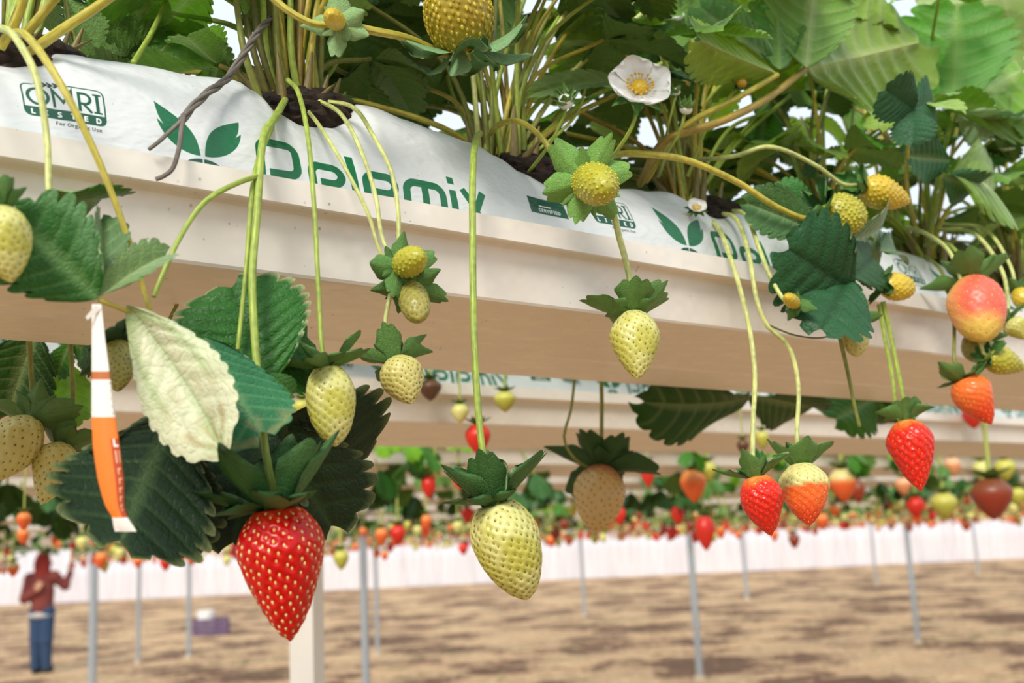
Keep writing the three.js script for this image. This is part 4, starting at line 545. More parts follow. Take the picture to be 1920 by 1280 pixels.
strawberry({ label: 'yellow green young fruit with blunt whitish tip beside a dark upright sepal', top: [1545, 395, 0.476], tip: [1622, 410, 0.462], w: 76, kind: 'young', shape: { ...stub, p: 2 }, seeds: 280, cal: { n: 7, len: 1.7, wid: 1.2, elev: 0.5, spread: 0.6, top: C('#2f5f35') }, stalk: [[1150, 290, 0.56], [1200, 288, 0.52], [1280, 298, 0.50], [1380, 340, 0.488], [1460, 390, 0.480], [1520, 410, 0.477]], sw: 13, sm: 'stalkYellow' });
strawberry({ label: 'small round yellow fruit right of the dark hanging leaf', top: [1656, 535, 0.470], tip: [1712, 541, 0.462], w: 50, kind: 'gold', shape: stub, seeds: 150, cal: { n: 8, len: 1.4, wid: 0.8, elev: 0.1, spread: 0.6, top: C('#5c7f45') }, stalk: [[1560, 440, 0.55], [1600, 455, 0.50], [1640, 500, 0.476]], sw: 7 });
strawberry({ label: 'small pale seeded berry below the dark hanging leaf', top: [1602, 606, 0.472], tip: [1606, 668, 0.466], w: 52, kind: 'cream', shape: blunt, seeds: 110, cal: { n: 8, len: 1.5, wid: 0.9, elev: 0.3, spread: 0.5, top: C('#2f5c30') }, stalk: [[1595, 520, 0.470], [1606, 560, 0.470], [1605, 590, 0.472]], sw: 7, sm: 'stalkPale', extra: [{ pts: [[1572, 622, 0.474], [1588, 690, 0.474], [1600, 750, 0.474], [1612, 800, 0.474]], w: 8, m: 'stalkOlive' }] });
strawberry({ label: 'tiny yellow fruit peeping out left of the dark hanging leaf', top: [1492, 570, 0.468], tip: [1474, 556, 0.458], w: 26, kind: 'gold', shape: stub, seeds: 60, cal: { n: 7, len: 2.2, wid: 1.2, elev: 0.0, spread: 0.6, top: C('#4a5c2c') }, stalk: [[1370, 395, 0.57], [1400, 405, 0.52], [1425, 470, 0.49], [1450, 530, 0.478], [1474, 566, 0.470]], sw: 10, sm: 'stalkPale' });
strawberry({ label: 'small brownish berry half hidden under the peach coloured one', top: [1836, 635, 0.48], tip: [1826, 668, 0.475], w: 56, kind: 'olive', shape: stub, seeds: 80, cal: { n: 6, len: 1.3, elev: 0.2, top: C('#3a5c2f') }, stalk: [[1760, 520, 0.5], [1810, 600, 0.485]], sw: 7 });
strawberry({ label: 'small pale green berry at the right edge beside the peach one', top: [1892, 600, 0.465], tip: [1926, 636, 0.455], w: 44, kind: 'pale', shape: cone, seeds: 90, cal: { n: 7, len: 1.5, elev: 0.2, top: C('#4d7f38') }, stalk: [[1760, 430, 0.56], [1830, 440, 0.50], [1880, 510, 0.475], [1890, 580, 0.467]], sw: 9, sm: 'stalkPale' });
strawberry({ label: 'small yellow fruit at the right edge above the pale green berry', top: [1908, 545, 0.468], tip: [1926, 575, 0.46], w: 36, kind: 'gold', shape: stub, seeds: 70, cal: { n: 7, len: 1.6, elev: 0.2, top: C('#4d7f38') }, stalk: [[1770, 420, 0.56], [1850, 432, 0.50], [1895, 500, 0.475]], sw: 8, sm: 'stalkPale' });

function flower(label, at, size, up, seed, open = 1) {   // up: direction the flower faces
  const p = P(...at), g = thing('strawberry_flower', label, 'flower', p, 'strawberry flowers'), R = px(size, p) / 2, r = rng(seed); g.quaternion.setFromUnitVectors(V(0, 1, 0), up.clone().normalize());
  for (let i = 0; i < 5; i++) { const a = i / 5 * 6.283 + r() * 0.2, e = 0.18 + 0.3 * r() + (1 - open), gm = sepal({ L: R * 0.98, W: R * 1.22, lobes: 1, curl: 0.5, cup: 0.22, top: [0.93, 0.93, 0.92], bot: [0.92, 0.92, 0.90], seed: i, base: 0.3, nu: 8, nv: 8 });
    const q = gm.attributes.position; for (let k = 0; k < q.count; k++) { const t = clamp(q.getX(k) / (R * 0.98)); q.setX(k, Math.sin(t * 1.5) * R * 0.92); }
    gm.computeVertexNormals(); const m = mesh('petal', gm, M.petal, g); orient(m, V(Math.cos(a) * Math.cos(e), Math.sin(e), Math.sin(a) * Math.cos(e)), V(-Math.cos(a) * Math.sin(e), Math.cos(e), -Math.sin(a) * Math.sin(e))); m.position.set(Math.cos(a) * R * 0.12, 0, Math.sin(a) * R * 0.12); }
  for (let i = 0; i < 8; i++) { const a = i / 8 * 6.283, m = mesh('sepal', sepal({ L: R * 0.95, W: R * 0.45, curl: 0.2, cup: 0.3, top: C('#5f9a45'), bot: C('#8fb06a'), seed: i + 3, nu: 6, nv: 6 }), M.sepal, g); orient(m, V(Math.cos(a), -0.05, Math.sin(a)), V(0, 1, 0)); m.position.set(Math.cos(a) * R * 0.1, -R * 0.06, Math.sin(a) * R * 0.1); }
  const f = fruit({ L: R * 0.3, R: R * 0.24, ...stub, seeds: 60, dim: 0.1, proud: 1, nu: 30, nv: 20, color: () => C('#dcb62c'), seedColor: () => C('#e8c83c'), seedSize: 0.12 }); f.flesh.rotateX(Math.PI); f.achenes.rotateX(Math.PI); const c = mesh('flower_centre', f.flesh, M.unripe, g); mesh('pistils', f.achenes, M.achene, c).userData.kind = 'stuff';
  const st = []; for (let i = 0; i < 18; i++) { const a = i / 18 * 6.283 + r() * 0.2, e = V(Math.cos(a) * R * 0.38, R * (0.22 + 0.1 * r()), Math.sin(a) * R * 0.38); st.push(tube([V(Math.cos(a) * R * 0.2, R * 0.05, Math.sin(a) * R * 0.2), e.clone().multiplyScalar(0.75), e], R * 0.012, R * 0.012, 4, 4), new THREE.SphereGeometry(R * 0.045, 6, 5).translate(e.x, e.y, e.z)); }
  mesh('stamens', merge(st), phys({ color: '#d9b23a', roughness: 0.6 }), g).userData.kind = 'stuff';
  return g;
}
const faceEye = (x, y, t = 0.6) => camBack.clone().multiplyScalar(t).addScaledVector(camUp, y).addScaledVector(camRight, x);
function flowerStalk(g, pts, w, m = 'stalkGreen') { g.updateMatrixWorld(true); const q = pts.map((k) => g.worldToLocal(P(...k))); q.push(V(0, 0, 0)); const r = px(w, P(...pts[0])) / 2; mesh('stalk', tube(q, r, r * 0.8, 18, 7), M[m], g); }
flowerStalk(flower('open white strawberry flower with yellow centre above the star of sepals', [1198, 168, 0.50], 128, faceEye(0.05, 0.5, 0.85), 3), [[1120, 320, 0.56], [1155, 285, 0.52], [1186, 235, 0.505], [1194, 200, 0.502]], 8);
flowerStalk(flower('white flower blurred at the top edge above the open flower', [1248, 36, 0.62], 76, faceEye(0.2, 0.8, 0.6), 5), [[1240, 190, 0.62], [1245, 90, 0.62]], 7);
flowerStalk(flower('small white flower at the right edge beside the dark leaf', [1880, 276, 0.54], 74, faceEye(-0.1, 0.75, 0.6), 7), [[1850, 400, 0.55], [1860, 330, 0.545]], 6);
flowerStalk(flower('small white flower low beside the fourth plant crown', [1305, 392, 0.53], 44, faceEye(0.1, 0.7, 0.7), 9), [[1290, 420, 0.57], [1296, 402, 0.54]], 5);
// flower buds and a faded flower
function bud(label, at, size, up, seed, spent) { const p = P(...at), g = thing('flower_bud', label, 'flower bud', p, 'flower buds'), R = px(size, p) / 2, r = rng(seed); g.quaternion.setFromUnitVectors(V(0, 1, 0), up.clone().normalize());
  for (let i = 0; i < 9; i++) { const a = i / 9 * 6.283 + r() * 0.3, e = spent ? 0.2 + 0.5 * r() : 0.5 + 0.6 * r(), m = mesh('sepal', sepal({ L: R * (0.8 + 0.4 * r()), W: R * 0.5, curl: 0.5, cup: 0.4, top: C('#6b9a48'), bot: C('#86ad5c'), seed: i, nu: 6, nv: 6 }), M.sepal, g); orient(m, V(Math.cos(a) * Math.cos(e), Math.sin(e), Math.sin(a) * Math.cos(e)), V(-Math.cos(a) * Math.sin(e), Math.cos(e), -Math.sin(a) * Math.sin(e))); }
  const f = fruit({ L: R * 0.6, R: R * 0.36, ...stub, seeds: 50, dim: 0.06, proud: 1, nu: 26, nv: 18, color: () => spent ? C('#d8a82a') : [0.78, 0.8, 0.72], seedColor: () => spent ? C('#e6c43c') : [0.82, 0.83, 0.76] }); f.flesh.rotateX(Math.PI); f.achenes.rotateX(Math.PI); const c = mesh('flower_centre', f.flesh, M.unripe, g); mesh('pistils', f.achenes, M.achene, c).userData.kind = 'stuff'; return g; }
flowerStalk(bud('closed bud with pale green sepals right of the open white flower', [1284, 212, 0.50], 66, faceEye(0.2, 0.9, 0.5), 11), [[1235, 330, 0.57], [1255, 280, 0.52], [1276, 245, 0.505]], 7);
flowerStalk(bud('faded flower with golden centre below the big bright leaf', [1386, 160, 0.515], 62, faceEye(0.2, 0.3, 0.9), 13, true), [[1290, 330, 0.56], [1330, 230, 0.53], [1365, 185, 0.52]], 7);
flowerStalk(bud('ragged green bud cluster left of the open white flower', [1062, 200, 0.53], 84, faceEye(-0.2, 0.6, 0.6), 17), [[985, 330, 0.57], [1030, 270, 0.54], [1054, 225, 0.532]], 7);
flowerStalk(bud('small closed bud beside the larger bud', [1268, 178, 0.505], 44, faceEye(-0.1, 0.9, 0.4), 19), [[1240, 320, 0.565], [1250, 250, 0.52], [1262, 200, 0.508]], 5);

// ------------------------------------------------------------------ twine and paper sachet on the nearest row
{ const pts = [[540, 10, 0.61], [492, 50, 0.575], [455, 105, 0.548], [425, 148, 0.540], [392, 172, 0.528], [362, 200, 0.518], [340, 226, 0.512]], at = P(340, 226, 0.512), g = thing('twine', 'grey weathered twine tied round the plant and hanging over the lip', 'twine', at), loc = (k) => P(...k).sub(at);
  const mt = phys({ color: '#7d756c', map: fibre, roughness: 0.9 }), c = new THREE.CatmullRomCurve3(pts.map(loc), false, 'centripetal'), fr = c.computeFrenetFrames(60, false);
  for (const s of [0, 1, 2]) { const q = []; for (let i = 0; i <= 60; i++) { const p = c.getPointAt(i / 60), a = i * 0.35 + s * 2.1; q.push(p.addScaledVector(fr.normals[i], Math.cos(a) * 0.0012).addScaledVector(fr.binormals[i], Math.sin(a) * 0.0012)); } mesh('strand', tube(q, 0.0012, 0.0012, 90, 6), mt, g); }
  mesh('strand', tube([[345, 222, 0.511], [320, 245, 0.508], [295, 268, 0.506], [279, 280, 0.507]].map(loc), 0.0013, 0.0011, 20, 6), mt, g);
  mesh('strand', tube([[344, 215, 0.511], [340, 245, 0.508], [334, 285, 0.504], [322, 318, 0.503], [305, 331, 0.504], [292, 336, 0.506]].map(loc), 0.0014, 0.0011, 26, 6), mt, g);
}
{ const cv = document.createElement('canvas'); cv.width = 256; cv.height = 1024; const g = cv.getContext('2d'); g.fillStyle = '#e9e2da'; g.fillRect(0, 0, 256, 1024);
  g.fillStyle = '#b5652f'; g.fillRect(0, 220, 256, 24); g.fillStyle = '#ee7a22'; g.fillRect(0, 345, 256, 460); g.fillStyle = '#b8441a'; g.fillRect(84, 420, 46, 385); g.fillStyle = '#6a6a3a'; for (let i = 0; i < 9; i++) g.fillRect(108 + (i % 2) * 8, 250 + i * 10, 6, 8);
  g.fillStyle = '#f6ede2'; g.fillRect(92, 420, 7, 28); g.fillRect(92, 442, 22, 7); g.fillStyle = '#e8b892'; g.fillRect(94, 462, 6, 44); g.fillRect(110, 462, 6, 44); for (let i = 0; i < 6; i++) { g.fillRect(96, 524 + i * 36, 16, 5); g.fillRect(96, 524 + i * 36, 5, 22); }
  const r = rng(3); for (let i = 0; i < 200; i++) { g.fillStyle = `rgba(120,80,50,${0.12 * r()})`; g.fillRect(r() * 256, r() * 1024, 3 + 6 * r(), 2 + 3 * r()); }
  const t = new THREE.CanvasTexture(cv); t.colorSpace = THREE.SRGBColorSpace;
  const line = [[181, 570, 9], [185, 640, 13], [189, 700, 17], [194, 780, 22], [200, 840, 25], [208, 900, 24], [216, 950, 17], [224, 968, 14], [231, 985, 18], [236, 996, 20]], at = P(181, 570, 0.452), cz = new THREE.CatmullRomCurve3(line.map(([x, y], i) => P(x, y, 0.452 - 0.006 * i / 9).sub(at))), wz = (v) => { const k = v * 9, i = Math.min(8, Math.floor(k)); return px(lerp(line[i][2], line[i + 1][2], k - i), at); };
  const geo = grid(40, 16, (v, u) => { const p = cz.getPoint(v), a = u * 2 * Math.PI, w = wz(v), fat = v > 0.8 ? lerp(0.4, 0.05, (v - 0.8) / 0.2) : 0.12 + 0.35 * v; const q = p.addScaledVector(camRight, -Math.cos(a) * w).addScaledVector(camBack, Math.sin(a) * w * fat * 1.2 + (Math.abs(Math.cos(a)) < 0.3 && Math.sin(a) > 0 ? w * 0.12 : 0)); q.u = u; q.w = 1 - v; return q; }, null, true);
  const s = thing('paper_sachet', 'torn white and orange paper sachet stick hanging among the left leaves', 'sachet', at); mesh('sleeve', geo, phys({ map: t, roughness: 0.6 }), s);
  const fl = grid(6, 3, (v, u) => P(lerp(179, 160, v) + u * lerp(12, 4, v), 572 + v * 22 + u * 6, 0.4505).sub(at)); mesh('torn_flap', fl, phys({ color: '#e4ddd2', roughness: 0.7 }), s);
}

// ------------------------------------------------------------------ plants and berries of the rows behind
const low = (seed, top, o = {}) => leaflet({ L: 1, W: 0.95, teeth: 5, sub: 2, K: 2, td: 0.22, fold: 0.3, curl: -0.5, droop: 0.2, quilt: 0.03, seed, top, ...o });
function farPlantGeo(seed, n) {
  const r = rng(seed), list = [], m4 = new THREE.Matrix4(), q = new THREE.Object3D(), cols = [GREEN.dark, GREEN.mid, C('#3b6530'), GREEN.light, C('#587f3a')];
  for (let i = 0; i < n; i++) {
    const az = i / n * 6.28 + r(), low_ = r() < 0.32, out = low_ ? 0.10 + 0.05 * r() : 0.03 + 0.13 * r(), h = low_ ? -0.105 + 0.1 * r() : 0.03 + 0.19 * r(), tip = V(Math.cos(az) * out, h, Math.sin(az) * out * 0.85), c = cols[Math.floor(r() * cols.length)];
    list.push(tube([V(0, -0.01, 0), V(tip.x * 0.45, Math.max(h * 0.75, 0.02), tip.z * 0.45), tip], 0.0018, 0.0015, 5, 4, C('#8f9c44')));
    for (let j = -1; j <= 1; j++) { const d = V(Math.cos(az + j * 1.2), -0.25 - 0.4 * r() - (low_ ? 0.6 : 0), Math.sin(az + j * 1.2)); orient(q, d, V((r() - 0.5), 1, (r() - 0.5))); const s = 0.045 + 0.025 * r(); m4.compose(tip, q.quaternion, V(s, s, s)); list.push(low(i * 3 + j + 7, c).applyMatrix4(m4)); }
  }
  return mergeGeometries(list.map((g) => { const k = g.toNonIndexed(); k.deleteAttribute('uv'); return k; }));
}
const farPlants = [1, 2, 3, 4].map((s) => farPlantGeo(s * 91, 11)), instFoliage = [[], [], [], []];
{ const r = rng(404); const dummy = new THREE.Object3D();
  // second row in full detail
  const proto = [0, 1, 2].map((i) => { const g = plantGroup('strawberry_plant', 'out of focus strawberry plant in the second row, behind the nearest bag', V(0, 0, 0), 'strawberry plants of the second row'); crownBase(g, 70 + i, 6); growLeaves(g, 15, 300 + i, { hmin: 0.05, hmax: 0.25, reach: 0.15, size: 0.06 }); return g; });
  let k = 0; for (let x = 0.05; x < 2.7; x += 0.17) { const g = k < 3 ? proto[k] : proto[k % 3].clone(); if (k >= 3) { g.name = numbered('strawberry_plant'); scene.add(g); } g.position.set(x + 0.03 * r(), HC + 0.238, -1.11 - 0.075); g.rotation.y = r() * 6; k++; }
  ROWS.forEach((D, i) => { if (i < 2) return; const step = i < 4 ? 0.17 : 0.22;
    for (let x = 0.22 * D - 0.3; x < 2.05 * D + 0.3; x += step) { const v = Math.floor(r() * 4), s = 0.85 + 0.35 * r(), px_ = x + 0.05 * r(), ry = r() * 6;
      if (i < 8) { const m = mesh('strawberry_plant', farPlants[v], M.leaf); m.position.set(px_, HC + 0.235, -D - 0.075); m.rotation.y = ry; m.scale.setScalar(s); tag(m, `blurred leafy strawberry plant standing in the ${ROW_WORD[i]} row`, 'plant', 'plants of the rows further back'); }
      else { dummy.position.set(px_, HC + 0.235, -D - 0.075); dummy.rotation.set(0, ry, 0); dummy.scale.setScalar(s); dummy.updateMatrix(); instFoliage[v].push(dummy.matrix.clone()); } } });
  const fg = thing('distant_foliage', 'distant green foliage along the farthest rows', 'foliage'); fg.userData.kind = 'stuff';
  instFoliage.forEach((a, v) => { const m = new THREE.InstancedMesh(farPlants[v], M.leaf, a.length); m.name = 'foliage'; m.castShadow = m.receiveShadow = true; a.forEach((e, j) => m.setMatrixAt(j, e)); fg.add(m); });
}
const FARK = { red: [C('#d92a1c'), C('#d92a1c')], orange: [C('#e8642c'), C('#e88a44')], pale: [C('#dcd88a'), C('#d4d27a')], green: [C('#b9b84c'), C('#c8c45c')], half: [C('#e8642c'), C('#dcd08a')], dark: [C('#93321f'), C('#7d4426')], peach: [C('#e89a6a'), C('#e6b48a')], brown: [C('#5a3a2a'), C('#6a4a30')] };
const farFruitCache = {};
function farFruit(kind, stalk) {   // unit: 1 long, stalk of the given length above
  const key = kind + stalk.toFixed(2); if (farFruitCache[key]) return farFruitCache[key];
  const [lo, up] = FARK[kind], pts = []; for (let i = 0; i <= 9; i++) { const v = i / 9; pts.push(new THREE.Vector2(Math.max(0.001, 0.37 * (v < 0.32 ? 0.5 + 0.5 * Math.sin(v / 0.32 * 1.57) : Math.pow(Math.max(0, 1 - Math.pow((v - 0.32) / 0.68, 1.5)), 0.75))), -v)); }
  const body = new THREE.LatheGeometry(pts.reverse(), 12), q = body.attributes.position; setColor(body, (i) => mixc(lo, up, sm(-0.45, -0.2, q.getY(i)))); const list = [body];
  const o = new THREE.Object3D(), m4 = new THREE.Matrix4(); for (let i = 0; i < 7; i++) { const a = i / 7 * 6.28, s = sepal({ L: 0.5, W: 0.28, curl: 0.3, cup: 0.3, nu: 2, nv: 3, top: C('#3f7430'), bot: C('#55823c'), seed: i }); orient(o, V(Math.cos(a), 0.45, Math.sin(a)), V(0, 1, 0)); list.push(s.applyMatrix4(m4.compose(V(0, 0.01, 0), o.quaternion, V(1, 1, 1)))); }
  list.push(tube([V(0, 0, 0), V(0.02, stalk * 0.5, 0), V(0, stalk * 0.9, -0.05), V(0, stalk, -0.6)], 0.045, 0.05, 8, 5, C('#a9b45a')));
  return farFruitCache[key] = mergeGeometries(list.map((g) => { const k = g.index ? g.toNonIndexed() : g; k.deleteAttribute('uv'); return k; }));
}
const KW = { red: 'red', orange: 'orange', pale: 'pale', green: 'yellow green', half: 'orange and cream', dark: 'dark red', peach: 'peach coloured', brown: 'withered brown' };
function farBerry(x, y, w, h, kind, D, where) {   // x, y: pixel of the calyx
  const p = P(x, y, D), L = px(h, p), top = (HC + LIP + 0.03 - p.y) / L, m = mesh('strawberry', farFruit(kind, Math.max(0.6, Math.round(top * 2) / 2)), M.unripe); m.position.copy(p); m.rotation.y = 0.4 * Math.sin(x); const k = px(w, p) / 0.74; m.scale.set(k, L, k);
  tag(m, `blurred ${KW[kind]} strawberry ${where}`, 'strawberry', 'blurred berries of the rows behind');
}
[[895, 797, 50, 56, 'red', 1.085, 'behind the thick straight stalk'], [946, 735, 42, 38, 'green', 1.08, 'in a ring of sepals right of the thick straight stalk'], [862, 758, 34, 36, 'pale', 1.08, 'left of the thick straight stalk below the gutter'], [566, 750, 34, 36, 'green', 1.08, 'left of the pale oblong berry'], [806, 712, 44, 40, 'brown', 1.085, 'behind the small dotted berry'], [1822, 762, 40, 42, 'red', 1.085, 'below the orange red berry at right'], [1392, 824, 24, 28, 'brown', 1.085, 'on a thin thread left of the reddening pair'], [1428, 808, 26, 34, 'green', 1.085, 'beside the withered brown one'],
  [803, 893, 30, 42, 'red', 1.68, 'above the white curtain left of the big pale berry'], [860, 878, 34, 40, 'half', 1.68, 'just left of the big pale berry calyx'], [815, 864, 32, 34, 'pale', 1.68, 'above the small red one left of the big pale berry'], [1213, 868, 28, 46, 'red', 1.68, 'right of the large tan berry'], [1298, 882, 50, 60, 'orange', 1.68, 'left of the reddening pair'], [1326, 866, 34, 38, 'green', 1.68, 'above the orange one left of the reddening pair'], [1320, 968, 38, 64, 'red', 1.68, 'hanging low left of the reddening pair'], [1578, 822, 36, 40, 'pale', 1.68, 'above and right of the reddening pair'], [1578, 880, 56, 62, 'half', 1.68, 'just right of the reddening pair'], [45, 960, 28, 34, 'orange', 1.68, 'near the left edge below the cream berries'], [1160, 950, 26, 36, 'red', 2.28, 'below the large tan berry'], [1606, 900, 30, 44, 'dark', 2.28, 'between the reddening pair and the bumpy red berry'], [1692, 895, 32, 34, 'peach', 1.68, 'just left of the bumpy red berry'],
  [1715, 932, 36, 40, 'red', 1.68, 'below the bumpy red berry'], [1768, 925, 50, 50, 'green', 1.68, 'lower right of the bumpy red berry'], [1856, 898, 78, 76, 'dark', 1.085, 'large and shaded near the right edge'], [1784, 858, 32, 36, 'peach', 1.68, 'right of the bumpy red berry'], [1838, 865, 32, 36, 'pale', 1.68, 'above the large shaded one near the right edge'], [1882, 862, 40, 40, 'green', 1.68, 'above right of the large shaded one'], [1906, 914, 34, 36, 'green', 1.68, 'at the right edge beside the large shaded one'], [745, 985, 32, 36, 'red', 2.28, 'left of the big pale berry near the steel posts'], [715, 990, 26, 32, 'orange', 2.28, 'over the pair of steel posts'], [1270, 950, 28, 34, 'red', 2.28, 'over the centre right steel post'], [1018, 900, 24, 30, 'orange', 2.28, 'right of the big pale berry calyx'], [1840, 800, 30, 34, 'orange', 1.68, 'below the orange red berry near the right edge'], [1540, 962, 26, 32, 'orange', 2.28, 'below the half ripe berry'], [1488, 1000, 22, 28, 'dark', 3.07, 'under the reddening pair']].forEach((a) => farBerry(...a));
{ const r = rng(909), kinds = ['red', 'red', 'orange', 'pale', 'green', 'half', 'dark', 'pale', 'peach', 'orange'], inst = {}; let made = 0; const o = new THREE.Object3D();
  ROWS.forEach((D, i) => { if (i < 3) return; const step = i < 4 ? 0.12 : i < 6 ? 0.065 : 0.045;
    for (let x = 0.22 * D - 0.2; x < 2.05 * D + 0.2; x += step * (0.5 + r())) {
      const kind = kinds[Math.floor(r() * kinds.length)], h = HC - 0.02 + 0.13 * Math.pow(r(), 1.2), L = 0.03 + 0.016 * r(), st = Math.round((HC + LIP + 0.03 - h) / L * 1) / 1, w = L * (0.95 + 0.3 * r()), z = -D + 0.012 + 0.03 * r() - (r() < 0.35 ? 0.26 : 0);
      const behind = z < -D - 0.1, [qx, qy] = toPixel(V(x, h, z)); if (qx > 30 && qx < 130 && qy > 1015) continue;
      if (i < 6 && made < 240) { const m = mesh('strawberry', farFruit(kind, st), M.unripe); m.position.set(x, h, z); m.rotation.y = r() * 0.8 + (behind ? Math.PI : 0); m.scale.set(w, L, w); tag(m, `small blurred ${KW[kind]} strawberry hanging from the ${ROW_WORD[i]} row`, 'strawberry', 'blurred berries of the middle rows'); made++; }
      else { o.position.set(x, h, z); o.rotation.set(0, r() + (behind ? Math.PI : 0), 0); o.scale.set(w, L, w); o.updateMatrix(); (inst[kind + '|' + st] ??= []).push(o.matrix.clone()); }
    } });
  const g = thing('distant_strawberries', 'distant band of red, orange and yellow strawberries above the white curtain', 'strawberries'); g.userData.kind = 'stuff';
  for (const [k, a] of Object.entries(inst)) { const [kind, st] = k.split('|'), m = new THREE.InstancedMesh(farFruit(kind, +st), M.unripe, a.length); m.name = 'berries'; m.castShadow = m.receiveShadow = true; a.forEach((e, j) => m.setMatrixAt(j, e)); g.add(m); }
}
// shaded leaves hanging from the back edge of the nearest gutter
{ const g = plantGroup('strawberry_plant', 'broad dark leaf hanging blurred beneath the gutter, left of the withered berry', P(...rim(1412, 0.70))), s = stalkOf(g, [rim(1412, 0.70), rim(1412, 0.742), [1410, 700, 0.755], [1402, 745, 0.76]], 7, M.stalkOlive);
  blade(s, leafGeo('dark', 0), M.leaf, P(1404, 742, 0.76), P(1238, 802, 0.75), 1, -0.9, 0.62); blade(s, leafGeo('dark', 1), M.leaf, P(1404, 740, 0.76), P(1530, 762, 0.77), 1, 0.9, 0.8);
  const s2 = stalkOf(g, [rim(1628, 0.70), rim(1630, 0.742), [1636, 740, 0.755]], 7, M.stalkOlive); blade(s2, leafGeo('mid', 0), M.leaf, P(1640, 745, 0.76), P(1560, 790, 0.76), 1, 0.4); blade(s2, leafGeo('dark', 2), M.leaf, P(1640, 745, 0.76), P(1690, 810, 0.765), 1, 0.4); blade(s2, leafGeo('mid', 1), M.leaf, P(1640, 745, 0.76), P(1760, 785, 0.77), 1, -0.6, 0.7);
}
{ const g = plantGroup('strawberry_plant', 'blurred leaves hanging beneath the gutter at the left edge', P(...rim(60, 0.70))), s = stalkOf(g, [rim(90, 0.70), rim(88, 0.742), [70, 600, 0.765], [60, 635, 0.77]], 7, M.stalkOlive);
  blade(s, leafGeo('dark', 0), M.leaf, P(70, 620, 0.78), P(-10, 800, 0.80), 1, 0.3, 1.2); const s2 = stalkOf(g, [rim(140, 0.70), rim(138, 0.742), [134, 620, 0.785], [128, 680, 0.80]], 7, M.stalkOlive); blade(s2, leafGeo('light', 0), M.leafThin, P(128, 680, 0.80), P(140, 800, 0.80), -1, 0.3); blade(s2, leafGeo('mid', 1), M.leaf, P(132, 640, 0.79), P(100, 705, 0.79), 1, 0.3); blade(s2, leafGeo('mid', 0), M.leaf, P(135, 640, 0.79), P(205, 690, 0.79), 1, -0.4); }

// ------------------------------------------------------------------ picker and crate on the ground
const ground = (x, y) => { const r = rayOf(x, y); return r.multiplyScalar(HC / -r.y).add(EYE); };
function skin(bones, lo, hi, res, k = 0.03) {   // tapered capsules joined by a smooth minimum
  const mc = new MarchingCubes(res, M.soil, false, false, 60000); mc.isolation = 0; const size = Math.max(hi[0] - lo[0], hi[1] - lo[1], hi[2] - lo[2]), c = [0, 1, 2].map((i) => (lo[i] + hi[i]) / 2), f = (i) => (i - res / 2) / (res / 2) * size / 2;
  for (let z = 0; z < res; z++) for (let y = 0; y < res; y++) for (let x = 0; x < res; x++) {
    const X = f(x) + c[0], Y = f(y) + c[1], Z = f(z) + c[2]; let d = 1e3;
    for (const [a, b, ra, rb] of bones) { const ex = b[0] - a[0], ey = b[1] - a[1], ez = b[2] - a[2], t = clamp(((X - a[0]) * ex + (Y - a[1]) * ey + (Z - a[2]) * ez) / (ex * ex + ey * ey + ez * ez + 1e-9)), e = Math.hypot(X - a[0] - ex * t, Y - a[1] - ey * t, Z - a[2] - ez * t) - lerp(ra, rb, t), h = clamp(0.5 + 0.5 * (d - e) / k); d = lerp(d, e, h) - k * h * (1 - h); }
    mc.field[x + y * res + z * res * res] = -d;
  }
  mc.update(); const g = new THREE.BufferGeometry(), n = mc.count; g.setAttribute('position', new THREE.BufferAttribute(mc.positionArray.slice(0, n * 3), 3)); g.setAttribute('normal', new THREE.BufferAttribute(mc.normalArray.slice(0, n * 3), 3));
  g.scale(size / 2, size / 2, size / 2); g.translate(c[0], c[1], c[2]); g.computeVertexNormals(); return g;
}
